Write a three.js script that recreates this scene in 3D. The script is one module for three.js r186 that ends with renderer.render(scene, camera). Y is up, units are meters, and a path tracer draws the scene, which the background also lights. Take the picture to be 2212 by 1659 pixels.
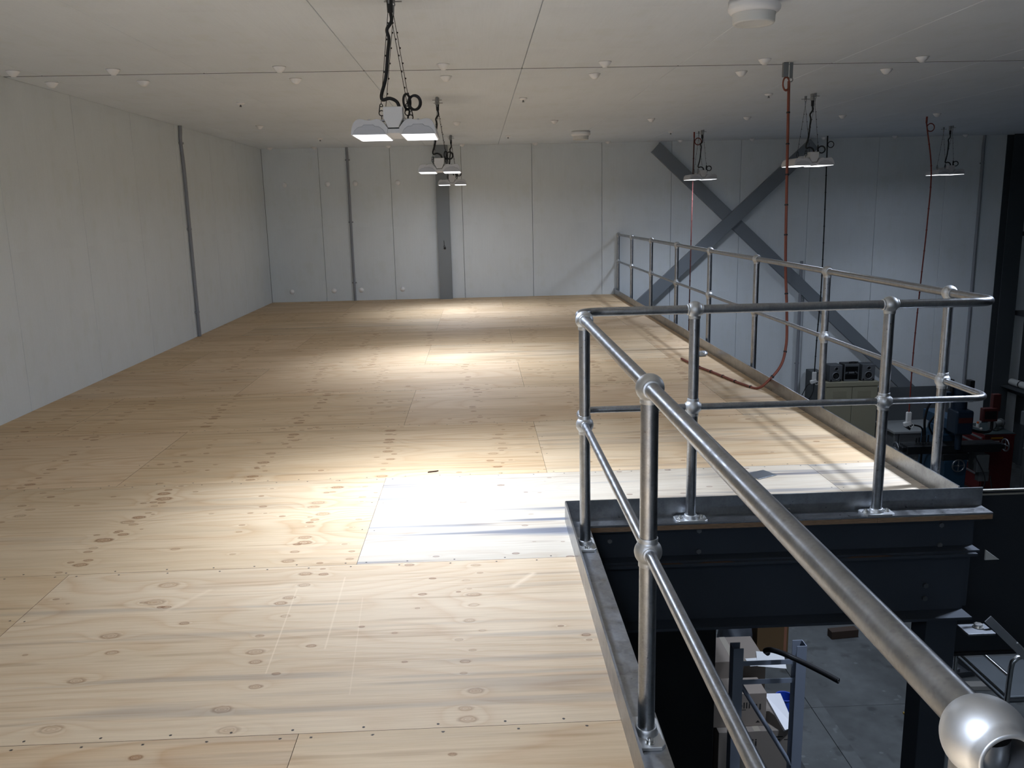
import * as THREE from 'three';
import { RoundedBoxGeometry } from 'three/addons/geometries/RoundedBoxGeometry.js';
import { mergeGeometries, mergeVertices } from 'three/addons/utils/BufferGeometryUtils.js';
import { RectAreaLightUniformsLib } from 'three/addons/lights/RectAreaLightUniformsLib.js';
import { FontLoader } from 'three/addons/loaders/FontLoader.js';
import { TextGeometry } from 'three/addons/geometries/TextGeometry.js';

// ---------------------------------------------------------------- camera, light, exposure
const scene = new THREE.Scene();
scene.background = new THREE.Color().setRGB(3.4, 4.1, 5.2);   // overcast sky outside the roller door behind the camera
const camera = new THREE.PerspectiveCamera(48.3, 2212 / 1659, 0.05, 60);
camera.position.set(0, 1.5, 0);
camera.rotation.order = 'YXZ';
camera.rotation.set(-0.2013, -0.03522, -0.02163);
scene.add(camera);
const renderer = new THREE.WebGLRenderer({ antialias: true });
renderer.toneMapping = THREE.LinearToneMapping;
renderer.toneMappingExposure = 1.0;
renderer.shadowMap.enabled = true;
RectAreaLightUniformsLib.init();
const LAMP_POWER = 46;                  // radiance of each diffuser's area light (stray light from the lens)
const BEAM_ANGLE = 55;
const BEAM_POWER = 14;                 // candela of each diffuser's downward beam
const LAMP_TINT = 0xdde9ff;             // cool white LED
const LAMP_Y = 1.87;
// row over the deck, row over the workshop, outer row (the ones at z > -2 hang behind or beside the camera)
const LAMPS = [
  [-0.4, -4.56, 'white twin-panel pendant light nearest the camera, largest of the hanging lamps'],
  [-0.36, -8.8, 'white twin-panel pendant light, second of the row over the plywood deck'],
  [-0.36, -13.1, 'white twin-panel pendant light, last of the row before the grey column'],
  [3.42, -9.0, 'white twin-panel pendant light beside the orange hose, brightest over the workshop'],
  [3.33, -13.0, 'white twin-panel pendant light hanging in front of the upper end of the cross bracing'],
  [7.1, -13.1, 'white twin-panel pendant light over the milling machine, farthest to the side'],
  [3.42, -4.5, 'white twin-panel pendant light over the workshop beside the near guardrail, out of view'],
  [-0.4, -0.12, 'white twin-panel pendant light above the viewpoint, out of view'],
];
const LAMP_LEVEL = [1.3, 0.95, 0.8, 0.85, 0.6, 0.4, 1.85, 2.1];   // how brightly each of them burns
// room: x right, y up (deck top 0), z towards the viewer
const XL = -3.6, XR = 9.8, ZB = -15, ZF = 4, YC = 2.578, YG = -3.3;

// ---------------------------------------------------------------- helpers
const used = {};
function numbered(n) { const k = used[n] || 0; used[n] = k + 1; return k ? `${n}_${String(k).padStart(3, '0')}` : n; }
function tag(o, label, category, group) { o.userData.label = label; o.userData.category = category; if (group) o.userData.group = group; return o; }
function thing(name, label, category, [x, y, z] = [0, 0, 0], turn = 0, group) {
  const o = new THREE.Group(); o.name = numbered(name); o.position.set(x, y, z); o.rotation.y = turn; scene.add(o);
  return tag(o, label, category, group);
}
function norm(g) { g = g.index ? g.toNonIndexed() : g; for (const k of Object.keys(g.attributes)) if (!['position', 'normal', 'uv'].includes(k)) g.deleteAttribute(k); return g; }
function merge(list) { return list.length === 1 ? list[0] : mergeGeometries(list.map(norm)); }
function obj(name, geos, mat, parent = scene, label) {
  const m = new THREE.Mesh(Array.isArray(geos) ? merge(geos) : geos, mat);
  m.name = parent === scene ? numbered(name) : name; m.castShadow = m.receiveShadow = true;
  if (label) m.userData.label = label;
  parent.add(m); return m;
}
function struct(name, parent = scene) { const o = new THREE.Group(); o.name = name; o.userData.kind = 'structure'; parent.add(o); return o; }
let seed = 7; function rnd() { seed = (seed * 1664525 + 1013904223) >>> 0; return seed / 4294967296; }
const V = (x, y, z) => new THREE.Vector3(x, y, z);
function at(g, x = 0, y = 0, z = 0, rx = 0, ry = 0, rz = 0) { if (rx) g.rotateX(rx); if (ry) g.rotateY(ry); if (rz) g.rotateZ(rz); return g.translate(x, y, z); }
function rb(w, h, d, r = 0.004, s = 1) { return new RoundedBoxGeometry(w, h, d, s, Math.min(r, w / 2.01, h / 2.01, d / 2.01)); }
function bx(x0, x1, y0, y1, z0, z1, r = 0.003) { return at(rb(Math.abs(x1 - x0), Math.abs(y1 - y0), Math.abs(z1 - z0), r), (x0 + x1) / 2, (y0 + y1) / 2, (z0 + z1) / 2); }
function cyl(r0, r1, h, seg = 20) { return new THREE.CylinderGeometry(r0, r1, h, seg); }
function rod(a, b, r, seg = 14, r2 = r) {
  const d = new THREE.Vector3().subVectors(b, a), g = new THREE.CylinderGeometry(r2, r, d.length(), seg);
  g.applyQuaternion(new THREE.Quaternion().setFromUnitVectors(V(0, 1, 0), d.clone().normalize()));
  return g.translate((a.x + b.x) / 2, (a.y + b.y) / 2, (a.z + b.z) / 2);
}
function cuv(g, a, b) { const u = g.attributes.uv; for (let i = 0; i < u.count; i++) u.setXY(i, u.getX(i) * a, u.getY(i) * b); return g; }
function tube(pts, r, n = 60, seg = 10) { return new THREE.TubeGeometry(new THREE.CatmullRomCurve3(pts.map(p => V(...p)), false, 'centripetal'), n, r, seg); }
function lathe(p, seg = 32) { return new THREE.LatheGeometry(p.map(q => new THREE.Vector2(q[0], q[1])), seg); }
function ext(pts, depth, bevel = 0) {
  const s = new THREE.Shape(pts.map(p => new THREE.Vector2(p[0], p[1])));
  return new THREE.ExtrudeGeometry(s, { depth, bevelEnabled: bevel > 0, bevelThickness: bevel, bevelSize: bevel, bevelSegments: 1, curveSegments: 12 });
}
function hex(r, h) { return new THREE.CylinderGeometry(r, r, h, 6); }

// value noise on a 256 lattice
const LAT = new Float32Array(65536); for (let i = 0; i < 65536; i++) LAT[i] = rnd();
function n2(x, y) {
  const xi = Math.floor(x), yi = Math.floor(y); let a = x - xi, b = y - yi; a = a * a * (3 - 2 * a); b = b * b * (3 - 2 * b);
  const x0 = xi & 255, x1 = (xi + 1) & 255, y0 = (yi & 255) << 8, y1 = ((yi + 1) & 255) << 8;
  const p = LAT[y0 + x0], q = LAT[y0 + x1], r = LAT[y1 + x0], s = LAT[y1 + x1];
  return p + (q - p) * a + (r - p) * b + (p - q - r + s) * a * b;
}
const fbm = (x, y, o = 3) => { let v = 0, a = 0.5, t = 0; for (let i = 0; i < o; i++) { v += a * n2(x, y); t += a; a *= 0.5; x = x * 2 + 17.3; y = y * 2 + 9.1; } return v / t; };
const sm = (a, b, x) => { x = Math.min(1, Math.max(0, (x - a) / (b - a))); return x * x * (3 - 2 * x); };
function texture(w, h, f, { srgb = true, wrap = true } = {}) {
  const d = new Uint8Array(w * h * 4);
  for (let j = 0, k = 0; j < h; j++) for (let i = 0; i < w; i++, k += 4) { const c = f((i + 0.5) / w, (j + 0.5) / h); d[k] = Math.max(0, Math.min(255, c[0])); d[k + 1] = Math.max(0, Math.min(255, c[1])); d[k + 2] = Math.max(0, Math.min(255, c[2])); d[k + 3] = 255; }
  const t = new THREE.DataTexture(d, w, h); t.magFilter = THREE.LinearFilter; t.minFilter = THREE.LinearMipmapLinearFilter; t.generateMipmaps = true;
  if (srgb) t.colorSpace = THREE.SRGBColorSpace; if (wrap) t.wrapS = t.wrapT = THREE.RepeatWrapping; t.needsUpdate = true; return t;
}
const rep = (t, x, y) => { const c = t.clone(); c.repeat.set(x, y); c.needsUpdate = true; return c; };
function std(color, rough = 0.6, metal = 0, more = {}) { return new THREE.MeshStandardMaterial({ color, roughness: rough, metalness: metal, ...more }); }

// ---------------------------------------------------------------- materials
const SW = 2.46, SD = 1.23;            // one plywood sheet
function plyTexture(w, h, s, o) {
  // u runs with the grain (2.46 m), v across (1.23 m); knots stand in columns across the sheet, as in rotary-cut veneer
  const knots = []; let r = s * 7919 + 13; const rr = () => { r = (r * 1664525 + 1013904223) >>> 0; return r / 4294967296; };
  for (const [u0, u1, n, size, dark] of o.cols) for (let i = 0; i < n; i++) {
    const t = (i + 0.15 + 0.7 * rr()) / n, big = rr();
    knots.push([(u0 + (u1 - u0) * t) * SW + (rr() - 0.5) * 0.09, t * SD, size * (0.45 + 0.85 * big), dark * (0.55 + 0.45 * rr())]);
  }
  for (let i = 0; i < (o.specks || 0); i++) knots.push([rr() * SW, rr() * SD, 0.006 + 0.009 * rr(), 0.6 + 0.4 * rr()]);
  const bins = Array.from({ length: 24 }, () => []);
  for (const k of knots) for (let b = Math.max(0, Math.floor((k[1] - 0.16) / SD * 24)); b <= Math.min(23, Math.floor((k[1] + 0.16) / SD * 24)); b++) bins[b].push(k);
  const sx = s * 37.7, sy = s * 91.3, base = o.base || [214, 186, 148], blue = o.blue || 0, warm = o.warm ?? 1;
  return texture(w, h, (uu, vv) => {
    const x = uu * SW, y = vv * SD, list = bins[Math.min(23, Math.floor(vv * 24))];
    let bump = 0, kd = 0, kr = 0, kc = 0;
    for (const k of list) {
      const dx = (x - k[0]), dy = (y - k[1]), q = k[2];
      if (Math.abs(dx) > 0.3 || Math.abs(dy) > 0.16) continue;
      bump += 0.55 * Math.min(1, q / 0.03) * Math.exp(-(dx * dx / (q * q * 14) + dy * dy / (q * q * 3.2)));
      const e = Math.sqrt(dx * dx / (q * q * 1.7) + dy * dy / (q * q * 0.62)) + 0.22 * (n2(x * 90 + sx, y * 90) - 0.5);
      if (e < 1.9) { const core = 1 - sm(0.8, 1.05, e); if (core > kd) { kd = core * k[3]; kc = e; } kr = Math.max(kr, (1 - Math.abs(e - 1.0) / 0.3) * k[3]); bump += 0.1 * (1.9 - e); }
    }
    const wv = fbm(x * 0.55 + sx, y * 3.1 + sy, 2), wl = n2(x * 1.7 + sy, y * 11 + sx);
    const t = wv * 5.2 + wl * 0.55 + bump * 1.5 + y * 1.2;
    let ring = t * (o.ringf || 2.1); ring -= Math.floor(ring); ring = ring < 0.72 ? ring / 0.72 : (1 - ring) / 0.28; ring = Math.pow(ring, 2.4);
    const fine = n2(x * 5 + sx, y * 210 + sy) - 0.5, fine2 = n2(x * 22 + sy, y * 520 + sx) - 0.5, broad = fbm(x * 0.8 + sy, y * 5.5 + sx, 2) - 0.5;
    let R = base[0], G = base[1], B = base[2];
    const a = ring * 0.2 * (0.45 + 1.1 * n2(x * 0.9 + 3 * s, y * 2.2)) * warm;
    R -= a * 36; G -= a * 56; B -= a * 66;
    const br = broad * 26 + fine * 11 + fine2 * 7; R += br * 0.9; G += br; B += br * 1.08;
    if (blue) { const st = sm(0.57, 0.82, n2(x * 0.75 + sx * 2, y * 19 + sy * 2) * 0.7 + n2(x * 2.4 + sy, y * 52 + sx) * 0.3) * blue * (0.35 + n2(x * 0.6, y * 1.8 + s)); R -= st * 50; G -= st * 42; B -= st * 26; }
    const dk = sm(0.72, 0.9, n2(x * 1.3 + s * 11, y * 34 + s * 5) * 0.75 + n2(x * 6, y * 90 + s) * 0.25) * 0.45; R -= dk * 40; G -= dk * 46; B -= dk * 46;
    if (kr > 0) { const q = kr * 0.75; R -= q * 72; G -= q * 80; B -= q * 76; }
    if (kd > 0) { const q = kd * (0.62 + 0.3 * Math.sin(kc * 16)); R -= q * 62; G -= q * 74; B -= q * 72; }
    for (const [su, sv, sr] of o.screws || []) { const d2 = (x - su) ** 2 + (y - sv) ** 2; if (d2 < sr * sr) { R *= 0.3; G *= 0.3; B *= 0.32; } }
    for (const [u0, v0, u1, v1, wdt, al] of o.scuffs || []) { const L2 = (u1 - u0) ** 2 + (v1 - v0) ** 2, tt = Math.max(0, Math.min(1, ((x - u0) * (u1 - u0) + (y - v0) * (v1 - v0)) / L2)); const d = Math.hypot(x - u0 - tt * (u1 - u0), y - v0 - tt * (v1 - v0)); if (d < wdt) { const q = al * (1 - d / wdt); R += q * (235 - R); G += q * (215 - G); B += q * (185 - B); } }
    return [R, G, B];
  }, { wrap: false });
}
function screwRow(v) { const a = []; for (let i = 0; i < 13; i++) a.push([0.04 + i * 0.198 + 0.02 * Math.sin(i * 5), v, 0.0042]); return a; }
const SCREWS = [...screwRow(0.02), ...screwRow(1.21), [0.03, 0.4, 0.004], [0.03, 0.8, 0.004], [2.43, 0.42, 0.004], [2.43, 0.81, 0.004]];
const PLY = [
  // the sheet in the middle of the view: three knot columns
  plyTexture(2048, 1024, 1, { cols: [[0.178, 0.186, 6, 0.024, 0.6], [0.40, 0.42, 11, 0.023, 0.62], [0.698, 0.712, 15, 0.017, 0.55]], blue: 0.55, specks: 22, screws: SCREWS, base: [217, 195, 163], scuffs: [[1.05, 0.35, 1.02, 1.0, 0.004, 0.6], [1.22, 0.5, 1.2, 1.1, 0.005, 0.5], [1.9, 0.95, 1.99, 1.07, 0.02, 0.7], [0.55, 0.85, 0.66, 1.02, 0.018, 0.45], [1.35, 0.2, 1.3, 0.9, 0.003, 0.4]] }),
  // knotty one left of it
  plyTexture(2048, 1024, 2, { cols: [[0.49, 0.525, 18, 0.024, 0.95], [0.23, 0.245, 12, 0.019, 0.9], [0.865, 0.885, 12, 0.02, 0.75], [0.75, 0.76, 5, 0.012, 0.8], [0.97, 0.96, 7, 0.012, 0.8], [0.07, 0.08, 7, 0.016, 0.8]], blue: 0.18, specks: 30, screws: SCREWS, base: [215, 191, 156], warm: 1.2 }),
  // clean blue-stained one under the near lamp
  plyTexture(2048, 1024, 3, { cols: [[0.32, 0.36, 3, 0.008, 0.6]], blue: 1.7, specks: 26, screws: SCREWS, base: [203, 192, 173], warm: 0.55 }),
  plyTexture(1024, 512, 4, { cols: [[0.3, 0.33, 13, 0.02, 0.9], [0.62, 0.6, 12, 0.021, 0.85], [0.88, 0.9, 10, 0.017, 0.8], [0.1, 0.12, 9, 0.017, 0.8]], blue: 0.2, specks: 30, screws: SCREWS, base: [211, 184, 146], warm: 1.3 }),
  plyTexture(1024, 512, 5, { cols: [[0.2, 0.22, 12, 0.018, 0.9], [0.52, 0.53, 14, 0.017, 0.85], [0.77, 0.76, 10, 0.018, 0.8]], blue: 0.1, specks: 14, screws: SCREWS, base: [213, 186, 150], warm: 1.2 }),
  plyTexture(1024, 512, 6, { cols: [[0.66, 0.65, 4, 0.014, 0.6]], blue: 0.45, specks: 16, screws: SCREWS, base: [212, 188, 153], warm: 1.0, ringf: 1.6 }),
  plyTexture(1024, 512, 8, { cols: [[0.15, 0.16, 6, 0.017, 0.8], [0.45, 0.47, 8, 0.014, 0.8]], blue: 0.25, specks: 24, screws: SCREWS, base: [210, 184, 149], warm: 1.2, ringf: 1.5 }),
];
const plyMat = PLY.map(t => std(0xffffff, 0.66, 0, { map: t }));
const edgeTex = texture(256, 64, (u, v) => { const band = Math.floor(v * 9) % 2, n = n2(u * 60, v * 30) * 40; return band ? [122 + n, 100 + n * 0.8, 78 + n * 0.6] : [86 + n, 68 + n * 0.8, 52 + n * 0.6]; });
edgeTex.repeat.set(0.8, 40);
const plyEdge = std(0xffffff, 0.7, 0, { map: edgeTex });

const panelTex = texture(512, 512, (u, v) => { const a = fbm(u * 5, v * 3, 3) - 0.5, b = n2(u * 256, v * 4) - 0.5, c = n2(u * 120, v * 120) - 0.5, s = sm(0.63, 0.9, fbm(u * 9 + 40, v * 6 + 3, 3)); const k = 250 + a * 7 + b * 3 + c * 2 - s * 3; return [k, k, k - 1 - s * 2]; });
const wallMat = std(0xe9eff2, 0.85, 0, { map: rep(panelTex, 0.8, 0.8) });
const ceilMat = std(0xeef5fd, 0.62, 0, { map: rep(panelTex, 0.8, 0.8) });
const gapMat = std(0x2b2b2b, 0.9);
const whiteMat = std(0xfafafa, 0.4);
const conduitMat = std(0x8f9298, 0.5);
const steelGrey = std(0x83888b, 0.55, 0.15);
const braceMat = std(0x858c92, 0.55, 0.15);
const blackSteel = std(0x252d36, 0.75, 0);
const rustMat = std(0x4a3526, 0.8, 0.1);
const galvTex = texture(512, 512, (u, v) => { const a = fbm(u * 14, v * 14, 4), b = n2(u * 90, v * 90), c = sm(0.66, 0.8, fbm(u * 30 + 9, v * 30 + 4, 3)); const k = 188 + (a - 0.5) * 30 + (b - 0.5) * 12 - c * 12; return [k, k + 1, k + 3]; });
const galvRough = texture(512, 512, (u, v) => { const a = fbm(u * 12 + 5, v * 12 + 8, 4), b = n2(u * 60, v * 60); const k = 88 + (a - 0.5) * 46 + (b - 0.5) * 12; return [k, k, k]; }, { srgb: false });
const galv = std(0xe2e5e8, 1, 1, { map: rep(galvTex, 3, 3), roughnessMap: rep(galvRough, 3, 3) });
const galvTube = std(0xdadde0, 1, 1, { map: rep(galvTex, 3, 3), roughnessMap: rep(galvRough, 3, 3) });
const boreMat = std(0x1a1b1d, 0.8);
const castGalv = std(0xc6c9cb, 0.5, 1);
const toeMat = std(0xd6d9dc, 1, 1, { map: rep(galvTex, 1.4, 1.4), roughnessMap: rep(galvRough, 1.4, 1.4) });
const zinc = std(0xd8d8d4, 0.3, 1);
const rubber = std(0x16171a, 0.6);
const darkWire = std(0x2a2b2d, 0.5, 0.4);
const lampShell = std(0xc9cacd, 0.5, 0.05);
const lampBox = std(0xd2d2d2, 0.45, 0.05);
const hoseMat = std(0x7c402f, 0.55);
const redCord = std(0x7c2f24, 0.6);
const concTex = texture(1024, 1024, (u, v) => { const a = fbm(u * 7, v * 7, 4) - 0.5, b = fbm(u * 40, v * 40, 3) - 0.5, s = sm(0.68, 0.84, fbm(u * 22 + 7, v * 22 + 3, 3)), w = sm(0.8, 0.88, n2(u * 60 + 2, v * 60 + 9) * 0.6 + n2(u * 13, v * 13) * 0.4); const k = 150 + a * 60 + b * 30 - s * 34 + w * 40; return [k, k * 0.985, k * 0.94]; });
const concMat = std(0x868f97, 0.55, 0, { map: rep(concTex, 1, 1) });

// world-metre uv for big boxes
function uvMetres(g, s = 1) {
  g = g.index ? g.toNonIndexed() : g; const p = g.attributes.position, n = g.attributes.normal, uv = new Float32Array(p.count * 2);
  for (let i = 0; i < p.count; i++) { const ax = Math.abs(n.getX(i)), ay = Math.abs(n.getY(i)), az = Math.abs(n.getZ(i)); let a, b; if (ay >= ax && ay >= az) { a = p.getX(i); b = p.getZ(i); } else if (ax >= az) { a = p.getZ(i); b = p.getY(i); } else { a = p.getX(i); b = p.getY(i); } uv[2 * i] = a * s; uv[2 * i + 1] = b * s; }
  g.setAttribute('uv', new THREE.BufferAttribute(uv, 2)); return g;
}

// ================================================================ THE ROOM
const wallL = struct('wall_left'), wallB = struct('wall_back'), wallR = struct('wall_right'), wallF = struct('wall_front'), ceiling = struct('ceiling');
// left wall: insulated panels with open joints
obj('backing', bx(XL - 0.3, XL - 0.1, YG, YC + 0.3, ZB - 0.3, ZF + 0.3), gapMat, wallL);
{ const zs = [ZF]; for (let z = -5.48 + 1.33 * 7; z > ZB; z -= 1.33) zs.push(z); zs.push(ZB);
  const z2 = zs.filter((z, i) => i === 0 || (z < ZF - 0.3 && (z > ZB + 0.3 || z === ZB)));
  for (let i = 0; i + 1 < z2.length; i++) obj('panel', uvMetres(bx(XL - 0.1, XL, YG, YC, z2[i] - 0.0025, z2[i + 1] + 0.0025, 0.004)), wallMat, wallL); }
// back wall
obj('backing', bx(XL - 0.3, XR + 0.3, YG, YC + 0.3, ZB - 0.3, ZB - 0.1), gapMat, wallB);
{ const xs = [XL]; for (let x = -2.655; x < XR - 0.2; x += 1.2) xs.push(x); xs.push(XR);
  for (let i = 0; i + 1 < xs.length; i++) obj('panel', uvMetres(bx(xs[i] + 0.0025, xs[i + 1] - 0.0025, YG, YC, ZB - 0.1, ZB, 0.004)), wallMat, wallB); }
// nylon bolts on the back wall
function boltCap(r, h) { return lathe([[0.0001, -h], [r * 0.35, -h * 0.96], [r * 0.72, -h * 0.55], [r * 0.95, -h * 0.12], [r, 0], [0.0001, 0]], 20); }
for (const x of [-3.25, -2.525, -2.057, -1.34]) for (const y of [1.983, 0.178]) obj('bolt', at(boltCap(0.045, 0.035), x, y, ZB, -Math.PI / 2), whiteMat, wallB);
// right wall: dark steel cladding on girts
const cladMat = std(0x3c4246, 0.6, 0.1);
{ const w = 0.6; for (let z = ZF; z > ZB + 0.05; z -= w) obj('cladding_sheet', ext([[0, 0], [0.1, 0], [0.13, 0.03], [0.2, 0.03], [0.23, 0], [0.4, 0], [0.43, 0.03], [0.5, 0.03], [0.53, 0], [0.6, 0], [0.6, -0.1], [0, -0.1]], YC - YG + 0.2).rotateX(-Math.PI / 2).rotateY(Math.PI / 2).translate(XR, YG - 0.1, z), cladMat, wallR); }
for (const y of [-1.95, -0.55, 0.85, 2.25]) obj('girt', at(ext([[0, 0], [0.2, 0], [0.2, 0.02], [0.194, 0.02], [0.194, 0.006], [0.006, 0.006], [0.006, 0.069], [0.194, 0.069], [0.194, 0.055], [0.2, 0.055], [0.2, 0.075], [0, 0.075]], ZF - ZB).translate(-0.1, 0, 0), XR - 0.13, y, ZB), std(0x50565a, 0.5, 0.4), wallR);
// wall behind the camera
for (const [a, b, c, d] of [[XL - 0.1, -3.2, YG, YC], [-3.195, 0.3, YG, 0.65], [-3.195, 0.3, 2.3, YC], [0.305, 3.2, YG, YC], [3.205, 7.6, YG + 3.1, YC], [7.605, XR + 0.1, YG, YC]]) obj('panel', uvMetres(bx(a, b, c, d, ZF, ZF + 0.2)), wallMat, wallF);
{ // half-raised roller door and a window, both behind the camera
  const d = struct('door_1'); let y = YG + 0.3; for (; y < YG + 3.15; y += 0.09) obj('slat', ext([[0, 0], [0.02, 0.02], [0.02, 0.07], [0, 0.09], [-0.006, 0.09], [-0.006, 0]], 4.4).rotateY(Math.PI / 2).translate(3.2, y, ZF + 0.1), cladMat, d);
  const w = struct('window_1'); obj('frame', [bx(-3.2, 0.31, 0.65, 0.7, ZF + 0.06, ZF + 0.12), bx(-3.2, 0.31, 2.25, 2.3, ZF + 0.06, ZF + 0.12), ...[-3.2, -1.47, 0.26].map(x => bx(x, x + 0.05, 0.65, 2.3, ZF + 0.06, ZF + 0.12))], conduitMat, w); for (const x of [-3.15, -1.42]) obj('pane', bx(x, x + 1.68, 0.7, 2.25, ZF + 0.088, ZF + 0.092, 0.001), new THREE.MeshPhysicalMaterial({ color: 0xffffff, roughness: 0, transmission: 1, thickness: 0 }), w); }
{ const o = struct('ground_outside'); obj('slab', uvMetres(bx(-12, 22, YG - 0.25, YG - 0.02, ZF + 0.12, 30), 0.31), concMat, o); }
// ceiling: panels run in z, one cross joint
obj('backing', bx(XL - 0.3, XR + 0.3, YC + 0.1, YC + 0.3, ZB - 0.3, ZF + 0.3), gapMat, ceiling);
{ const xs = [XL - 0.1]; for (let x = -0.85 - 1.23 * 2; x < XR; x += 1.23) xs.push(x); xs.push(XR + 0.1);
  for (const [za, zb] of [[ZF + 0.1, -7.055], [-7.095, ZB - 0.1]]) for (let i = 0; i + 1 < xs.length; i++) if (xs[i + 1] - xs[i] > 0.05)
    obj('panel', uvMetres(bx(xs[i] + 0.0015, xs[i + 1] - 0.0015, YC, YC + 0.1, zb, za, 0.005)), ceilMat, ceiling); }
obj('joint_sealant', bx(XL - 0.1, XR + 0.1, YC + 0.004, YC + 0.05, -7.1, -7.05, 0.001), gapMat, ceiling);
{ const b = boltCap(0.05, 0.042), put = (x, z) => { const m = obj('bolt', b, whiteMat, ceiling); m.position.set(x, YC, z); };
  for (let i = 0; i < 11; i++) { const x = -3.4 + (i === 0 ? 0 : 0.73 + (i - 1) * 1.222); if (x > 9.5) continue; put(x, -6.8); put(x, -7.39); if (i > 0) put(x, -11.15); put(x, -14.79); } }
// floor below
const floorLow = struct('floor_lower');
for (let x = XL - 0.1; x < XR; x += 3.4) for (let z = ZB - 0.1; z < ZF; z += 3.85) obj('slab', uvMetres(bx(x + 0.002, Math.min(XR + 0.1, x + 3.4) - 0.002, YG - 0.2, YG, z + 0.002, Math.min(ZF + 0.1, z + 3.85) - 0.002, 0.004), 0.31), concMat, floorLow);

// ---------------------------------------------------------------- the deck of plywood sheets
const deck = struct('floor');
const X1 = 2.46, VX = 0.49, VZ = -3.855;       // outer edge of the deck, edges of the stair opening
const rowsZ = []; for (let k = 0; k < 17; k++) rowsZ.push(2.63 - SD * k);      // ... -1.06, -2.29, -3.52, -4.75
const offs = { '-1.06': -0.57, '-2.29': -1.8, '-3.52': -0.57, '-4.75': 0.36, '-5.98': -0.57, '-7.21': 0.36, '-8.44': -0.57, '-9.67': 0.36, '-10.90': -0.57 };
const pick = { '-2.29': [5, 0, 0], '-3.52': [3, 1, 2], '-4.75': [4, 3, 5], '-1.06': [6, 6, 5] };
function sheet(pts, x0, z0, mat, flip) {
  const g = new THREE.ExtrudeGeometry(new THREE.Shape(pts.map(p => new THREE.Vector2(p[0], -p[1]))), { depth: 0.0245, bevelEnabled: false });
  const p = g.attributes.position, uv = g.attributes.uv, cap = g.groups[0].count;
  for (let i = 0; i < cap; i++) { let u = (p.getX(i) - x0) / SW, v = (p.getY(i) + z0) / SD; if (flip & 1) u = 1 - u; if (flip & 2) v = 1 - v; uv.setXY(i, u, v); }
  for (let i = cap; i < p.count; i++) uv.setXY(i, p.getX(i) + p.getY(i), p.getZ(i));
  g.rotateX(-Math.PI / 2).translate(0, -0.025, 0);
  return obj('panel', g, [mat, plyEdge], deck);
}
{ let n = 0; const gap = 0.0009;
  rowsZ.forEach((za) => {
    const key = za.toFixed(2), o = offs[key] ?? (Math.round(za * 10) % 2 ? -0.57 : 0.36);
    const zb = Math.max(ZB, za - SD); if (za - ZB < 0.05) return;
    let s = o - 3 * SW; const list = pick[key]; let i = 0;
    for (; s < X1; s += SW) {
      const xa = Math.max(XL, s), xb = Math.min(X1, s + SW); if (xb - xa < 0.02) continue;
      const id = list ? list[Math.min(i, list.length - 1)] : [3, 4, 5, 6, 4, 3][n % 6]; i++; n++;
      const flip = list ? 0 : (n * 7) % 4, x0 = xa + gap, x1 = xb - gap, z0 = za - gap, z1 = zb + gap;
      if (za > VZ) {                                      // rows beside the opening
        if (x0 >= VX && zb > VZ) continue;
        if (zb >= VZ) sheet([[x0, z0], [Math.min(x1, VX), z0], [Math.min(x1, VX), z1], [x0, z1]], s, za, plyMat[id], flip);
        else if (x1 <= VX) sheet([[x0, z0], [x1, z0], [x1, z1], [x0, z1]], s, za, plyMat[id], flip);
        else if (x0 >= VX) sheet([[x0, VZ], [x1, VZ], [x1, z1], [x0, z1]], s, za, plyMat[id], flip);
        else sheet([[x0, z0], [VX, z0], [VX, VZ], [x1, VZ], [x1, z1], [x0, z1]], s, za, plyMat[id], flip);
      } else sheet([[x0, z0], [x1, z0], [x1, z1], [x0, z1]], s, za, plyMat[id], flip);
    }
  }); }
// bearers below the deck (hidden mostly): the deck rests on black joists
for (let i = 0; i < 9; i++) { const z = -5.2 - i * 1.2; obj('joist', bx(XL + 0.02, X1 - 0.06, -0.2, -0.0255, z - 0.03, z + 0.03), blackSteel, deck); }
obj('joist', bx(0.36, 0.43, -0.2, -0.0255, ZF, VZ - 0.08), blackSteel, deck);
obj('joist', bx(X1 - 0.06, X1 - 0.005, -0.55, -0.0255, -4.0, ZB), blackSteel, deck);
obj('joist', bx(XL + 0.02, 0.36, -0.2, -0.0255, -2.6, -2.54), blackSteel, deck);
obj('joist', bx(XL + 0.02, 0.36, -0.2, -0.0255, -0.6, -0.54), blackSteel, deck);

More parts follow.
